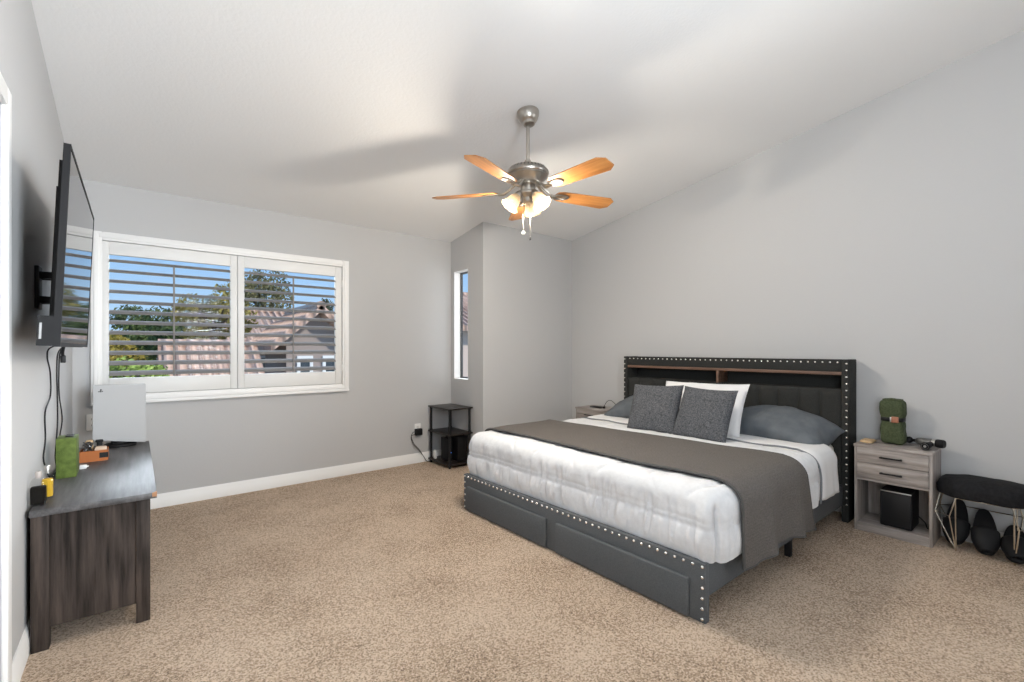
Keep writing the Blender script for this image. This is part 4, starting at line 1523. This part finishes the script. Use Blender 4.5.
for (dx, dy, ln, mt, nm) in ((0.012, -0.01, 0.235, M_BLACK, 'pull_chain'), (-0.030, 0.012, 0.205, M_WHITE, 'pull_chain')):
    b = NB(); x, y, z0 = FXc + dx, FYc + dy, FZ - 0.06
    tube(b, [(x, y, z0), (x, y, z0 - ln)], 0.0016, 6)
    ch = obj(nm, b, M_NICKEL, fan)
    b = NB(); lathe(b, [(0.0, 0.0), (0.004, -0.003), (0.007, -0.018), (0.006, -0.026), (0.0, -0.029)] if mt is M_BLACK else [(0, 0.0), (0.006, -0.002), (0.011, -0.011), (0.009, -0.020), (0, -0.024)], 14, Matrix.Translation((x, y, z0 - ln)))
    obj('fob', b, mt, ch)

# ------------------------------------------------------------------ outdoors: second-floor view over the neighbours' roofs
M_GROUND = mottled('dry_ground', (0.16, 0.14, 0.10), (0.25, 0.22, 0.17), 0.8, 0.95, 0.2)
M_TILE = None


def tile_mat(name, c1, c2):
    m, nt, bb = new_mat(name)
    v = obj_coord(nt)
    wv = nt.nodes.new('ShaderNodeTexWave'); wv.wave_type = 'BANDS'; wv.bands_direction = 'X'
    wv.inputs['Scale'].default_value = 1.3; wv.inputs['Distortion'].default_value = 0.4
    nt.links.new(v, wv.inputs['Vector'])
    f = tex_noise(nt, v, 4, 4, 0.7)
    mx = nt.nodes.new('ShaderNodeMath'); mx.operation = 'MULTIPLY_ADD'
    nt.links.new(wv.outputs['Fac'], mx.inputs[0]); mx.inputs[1].default_value = 0.35; nt.links.new(f, mx.inputs[2])
    nt.links.new(ramp(nt, mx.outputs[0], [(0.35, c1), (0.85, c2)]), bb.inputs['Base Color'])
    bb.inputs['Roughness'].default_value = 0.9
    add_bump(nt, bb, wv.outputs['Fac'], 1.0, 0.08)
    return m


M_TILE = tile_mat('roof_tile', (0.36, 0.22, 0.16), (0.66, 0.46, 0.36))
M_TILED = tile_mat('roof_tile_brown', (0.16, 0.11, 0.085), (0.30, 0.21, 0.17))
M_STUC = plain('stucco', (0.62, 0.50, 0.43), 0.9)
M_STUCG = plain('stucco_taupe', (0.34, 0.28, 0.25), 0.9)
M_HGLASS = plain('house_glass', (0.05, 0.06, 0.07), 0.1)
GZ0 = -3.0
b = NB(); box(b, -40, 70, 4.9, 120, GZ0 - 0.5, GZ0); struct('ground', b, M_GROUND, smooth=False)


def house(label, x0, x1, y0, y1, eave, ridge, along, tile, wall, wins=(), group='tile roofed houses outside'):
    """gable-roofed house; the ridge runs along X or Y"""
    t = thing('house', label, 'house', ((x0 + x1) / 2, (y0 + y1) / 2, GZ0), group)
    b = NB(); box(b, x0, x1, y0, y1, GZ0, eave)
    xm, ym = (x0 + x1) / 2, (y0 + y1) / 2
    if along == 'Y':
        prism(b, [(x0, eave), (x1, eave), (xm, ridge)], 'Y', y0, y1)
    else:
        prism(b, [(y0, eave), (y1, eave), (ym, ridge)], 'X', x0, x1)
    obj('wall', b, wall, t, smooth=False)
    b = NB(); ov, th = 0.45, 0.16
    if along == 'Y':
        sl = (ridge - eave) / (xm - x0)
        for s in (-1, 1):
            xe = xm + s * ((x1 - x0) / 2 + ov); ze = eave - sl * ov
            prism(b, [(xm, ridge), (xe, ze), (xe, ze + th), (xm, ridge + th)], 'Y', y0 - ov, y1 + ov)
            for k in range(int((y1 - y0 + 2 * ov) / 0.28)):
                yy = y0 - ov + 0.14 + k * 0.28
                tube(b, [(xm, yy, ridge + th), (xe, yy, ze + th)], 0.07, 6)
        tube(b, [(xm, y0 - ov, ridge + th), (xm, y1 + ov, ridge + th)], 0.12, 8)
    else:
        sl = (ridge - eave) / (ym - y0)
        for s in (-1, 1):
            ye = ym + s * ((y1 - y0) / 2 + ov); ze = eave - sl * ov
            prism(b, [(ym, ridge), (ye, ze), (ye, ze + th), (ym, ridge + th)], 'X', x0 - ov, x1 + ov)
            if s < 0:
                for k in range(int((x1 - x0 + 2 * ov) / 0.22)):
                    xx = x0 - ov + 0.11 + k * 0.22
                    tube(b, [(xx, ym, ridge + th), (xx, ye, ze + th)], 0.055, 6)
        tube(b, [(x0 - ov, ym, ridge + th), (x1 + ov, ym, ridge + th)], 0.12, 8)
    obj('roof', b, tile, t, smooth=False)
    for (wx, wz, ww, wh) in wins:
        b = NB(); frame_ring(b, wx - ww / 2, wx + ww / 2, wz - wh / 2, wz + wh / 2, 0.08, y0 - 0.06, y0 + 0.01, 0)
        f = obj('window', b, M_WHITE, t, smooth=False)
        b = NB(); box(b, wx - ww / 2 + 0.08, wx + ww / 2 - 0.08, y0 - 0.03, y0 + 0.005, wz - wh / 2 + 0.08, wz + wh / 2 - 0.08)
        obj('pane', b, M_HGLASS, f, smooth=False)
    return t


house('long peach house with a sunlit tile roof seen through the right shutter', 2.7, 7.2, 18.0, 23.0, 1.40, 2.55, 'X', M_TILE, M_STUC,
      ((3.5, 0.55, 0.9, 0.9), (4.7, 0.55, 1.1, 0.9), (5.8, 0.55, 0.7, 0.9)))
house('taupe gabled house end in front of the long peach house', 3.05, 4.55, 13.0, 15.5, 1.55, 2.22, 'Y', M_TILE, M_STUCG, ((3.5, 0.75, 0.4, 0.6), (4.15, 0.75, 0.4, 0.6)))
house('low peach house with a pale tile roof seen low through the left shutter', 0.85, 1.95, 12.3, 14.0, 0.55, 1.18, 'X', M_TILE, M_STUC, ((1.0, 0.1, 0.4, 0.5), (1.6, 0.1, 0.4, 0.5)))
house('peach house with a tile roof seen through the slim window', 8.2, 14.0, 12.5, 18.0, 2.0, 3.2, 'X', M_TILE, M_STUC, ((9.2, 0.9, 0.8, 1.2),))

random.seed(21)


def tree(label, x, y, zt, rad, squash, c1, c2, nleaf=2600, ls=0.16, group='trees beyond the window', trunk=0.16):
    t = thing('tree', label, 'tree', (x, y, GZ0), group)
    zc = zt - rad * squash
    b = NB(); cyl(b, (x, y, GZ0), (x, y, zc), trunk, 10, trunk * 0.45)
    for k in range(6):
        a = k * 1.05 + x
        cyl(b, (x, y, zc - rad * squash * 0.6 + 0.12 * k), (x + rad * 0.6 * math.cos(a), y + rad * 0.6 * math.sin(a), zc + rad * squash * 0.35), trunk * 0.35, 6, trunk * 0.1)
    obj('trunk', b, M_BARK, t)
    lobes = [(0, 0, 0, 0.62)]
    for k in range(12):
        a = random.uniform(0, 2 * PI); h = random.uniform(-0.7, 0.85); rr = math.sqrt(max(0, 1 - h * h)) * 0.68
        lobes.append((rr * math.cos(a), rr * math.sin(a), h * 0.62, random.uniform(0.28, 0.42)))
    b = NB()
    for k in range(nleaf):
        lx, ly, lz, lr = random.choice(lobes)
        d = Vector((random.gauss(0, 1), random.gauss(0, 1), random.gauss(0, 1))).normalized() * lr * random.uniform(0.6, 1.05)
        p = Vector((x + (lx + d.x) * rad, y + (ly + d.y) * rad, zc + (lz + d.z) * rad * squash))
        n_ = Vector((random.gauss(0, 1), random.gauss(0, 1), random.gauss(0, 1))).normalized()
        u_ = n_.orthogonal().normalized(); v_ = n_.cross(u_)
        s_ = ls * random.uniform(0.6, 1.2)
        b.faces.new([b.verts.new(p + u_ * s_), b.verts.new(p + v_ * s_ * 0.45), b.verts.new(p - u_ * s_), b.verts.new(p - v_ * s_ * 0.45)])
    obj('crown', b, mottled('leaf_%d' % len(MATS), c1, c2, 0.9, 0.8, None), t, smooth=False)


M_BARK = plain('bark', (0.12, 0.09, 0.065), 0.95)
tree('bushy dark green tree at the left end of the left shutter view', -0.25, 18.3, 2.55, 1.5, 0.95, (0.05, 0.085, 0.03), (0.14, 0.18, 0.055), 7000, 0.085)
tree('yellow-leaved bush low at the left end of the left shutter view', -0.55, 13.6, 1.62, 0.72, 0.8, (0.22, 0.18, 0.03), (0.46, 0.36, 0.08), 4000, 0.05)
tree('tall yellow-olive tree right of the tilt rod in the left shutter', 1.85, 16.4, 3.35, 1.15, 1.1, (0.14, 0.13, 0.04), (0.42, 0.34, 0.10), 5200, 0.065)
tree('dark green tree far behind the left shutter, between two lighter trees', 0.5, 24.5, 3.1, 1.8, 0.7, (0.06, 0.085, 0.04), (0.13, 0.16, 0.07), 6000, 0.09)
tree('tall olive tree rising behind the peach house in the right shutter', 5.3, 27.5, 6.5, 1.7, 1.5, (0.13, 0.125, 0.06), (0.30, 0.27, 0.13), 5000, 0.095)
tree('small dark tree peeking over the gabled house in the right shutter', 8.9, 30.0, 4.6, 1.1, 1.0, (0.08, 0.09, 0.05), (0.17, 0.18, 0.09), 2500, 0.09)
tree('bright green shrub low in front of the low peach house', 0.02, 10.9, 1.12, 0.62, 0.9, (0.09, 0.15, 0.03), (0.26, 0.34, 0.08), 3500, 0.05)
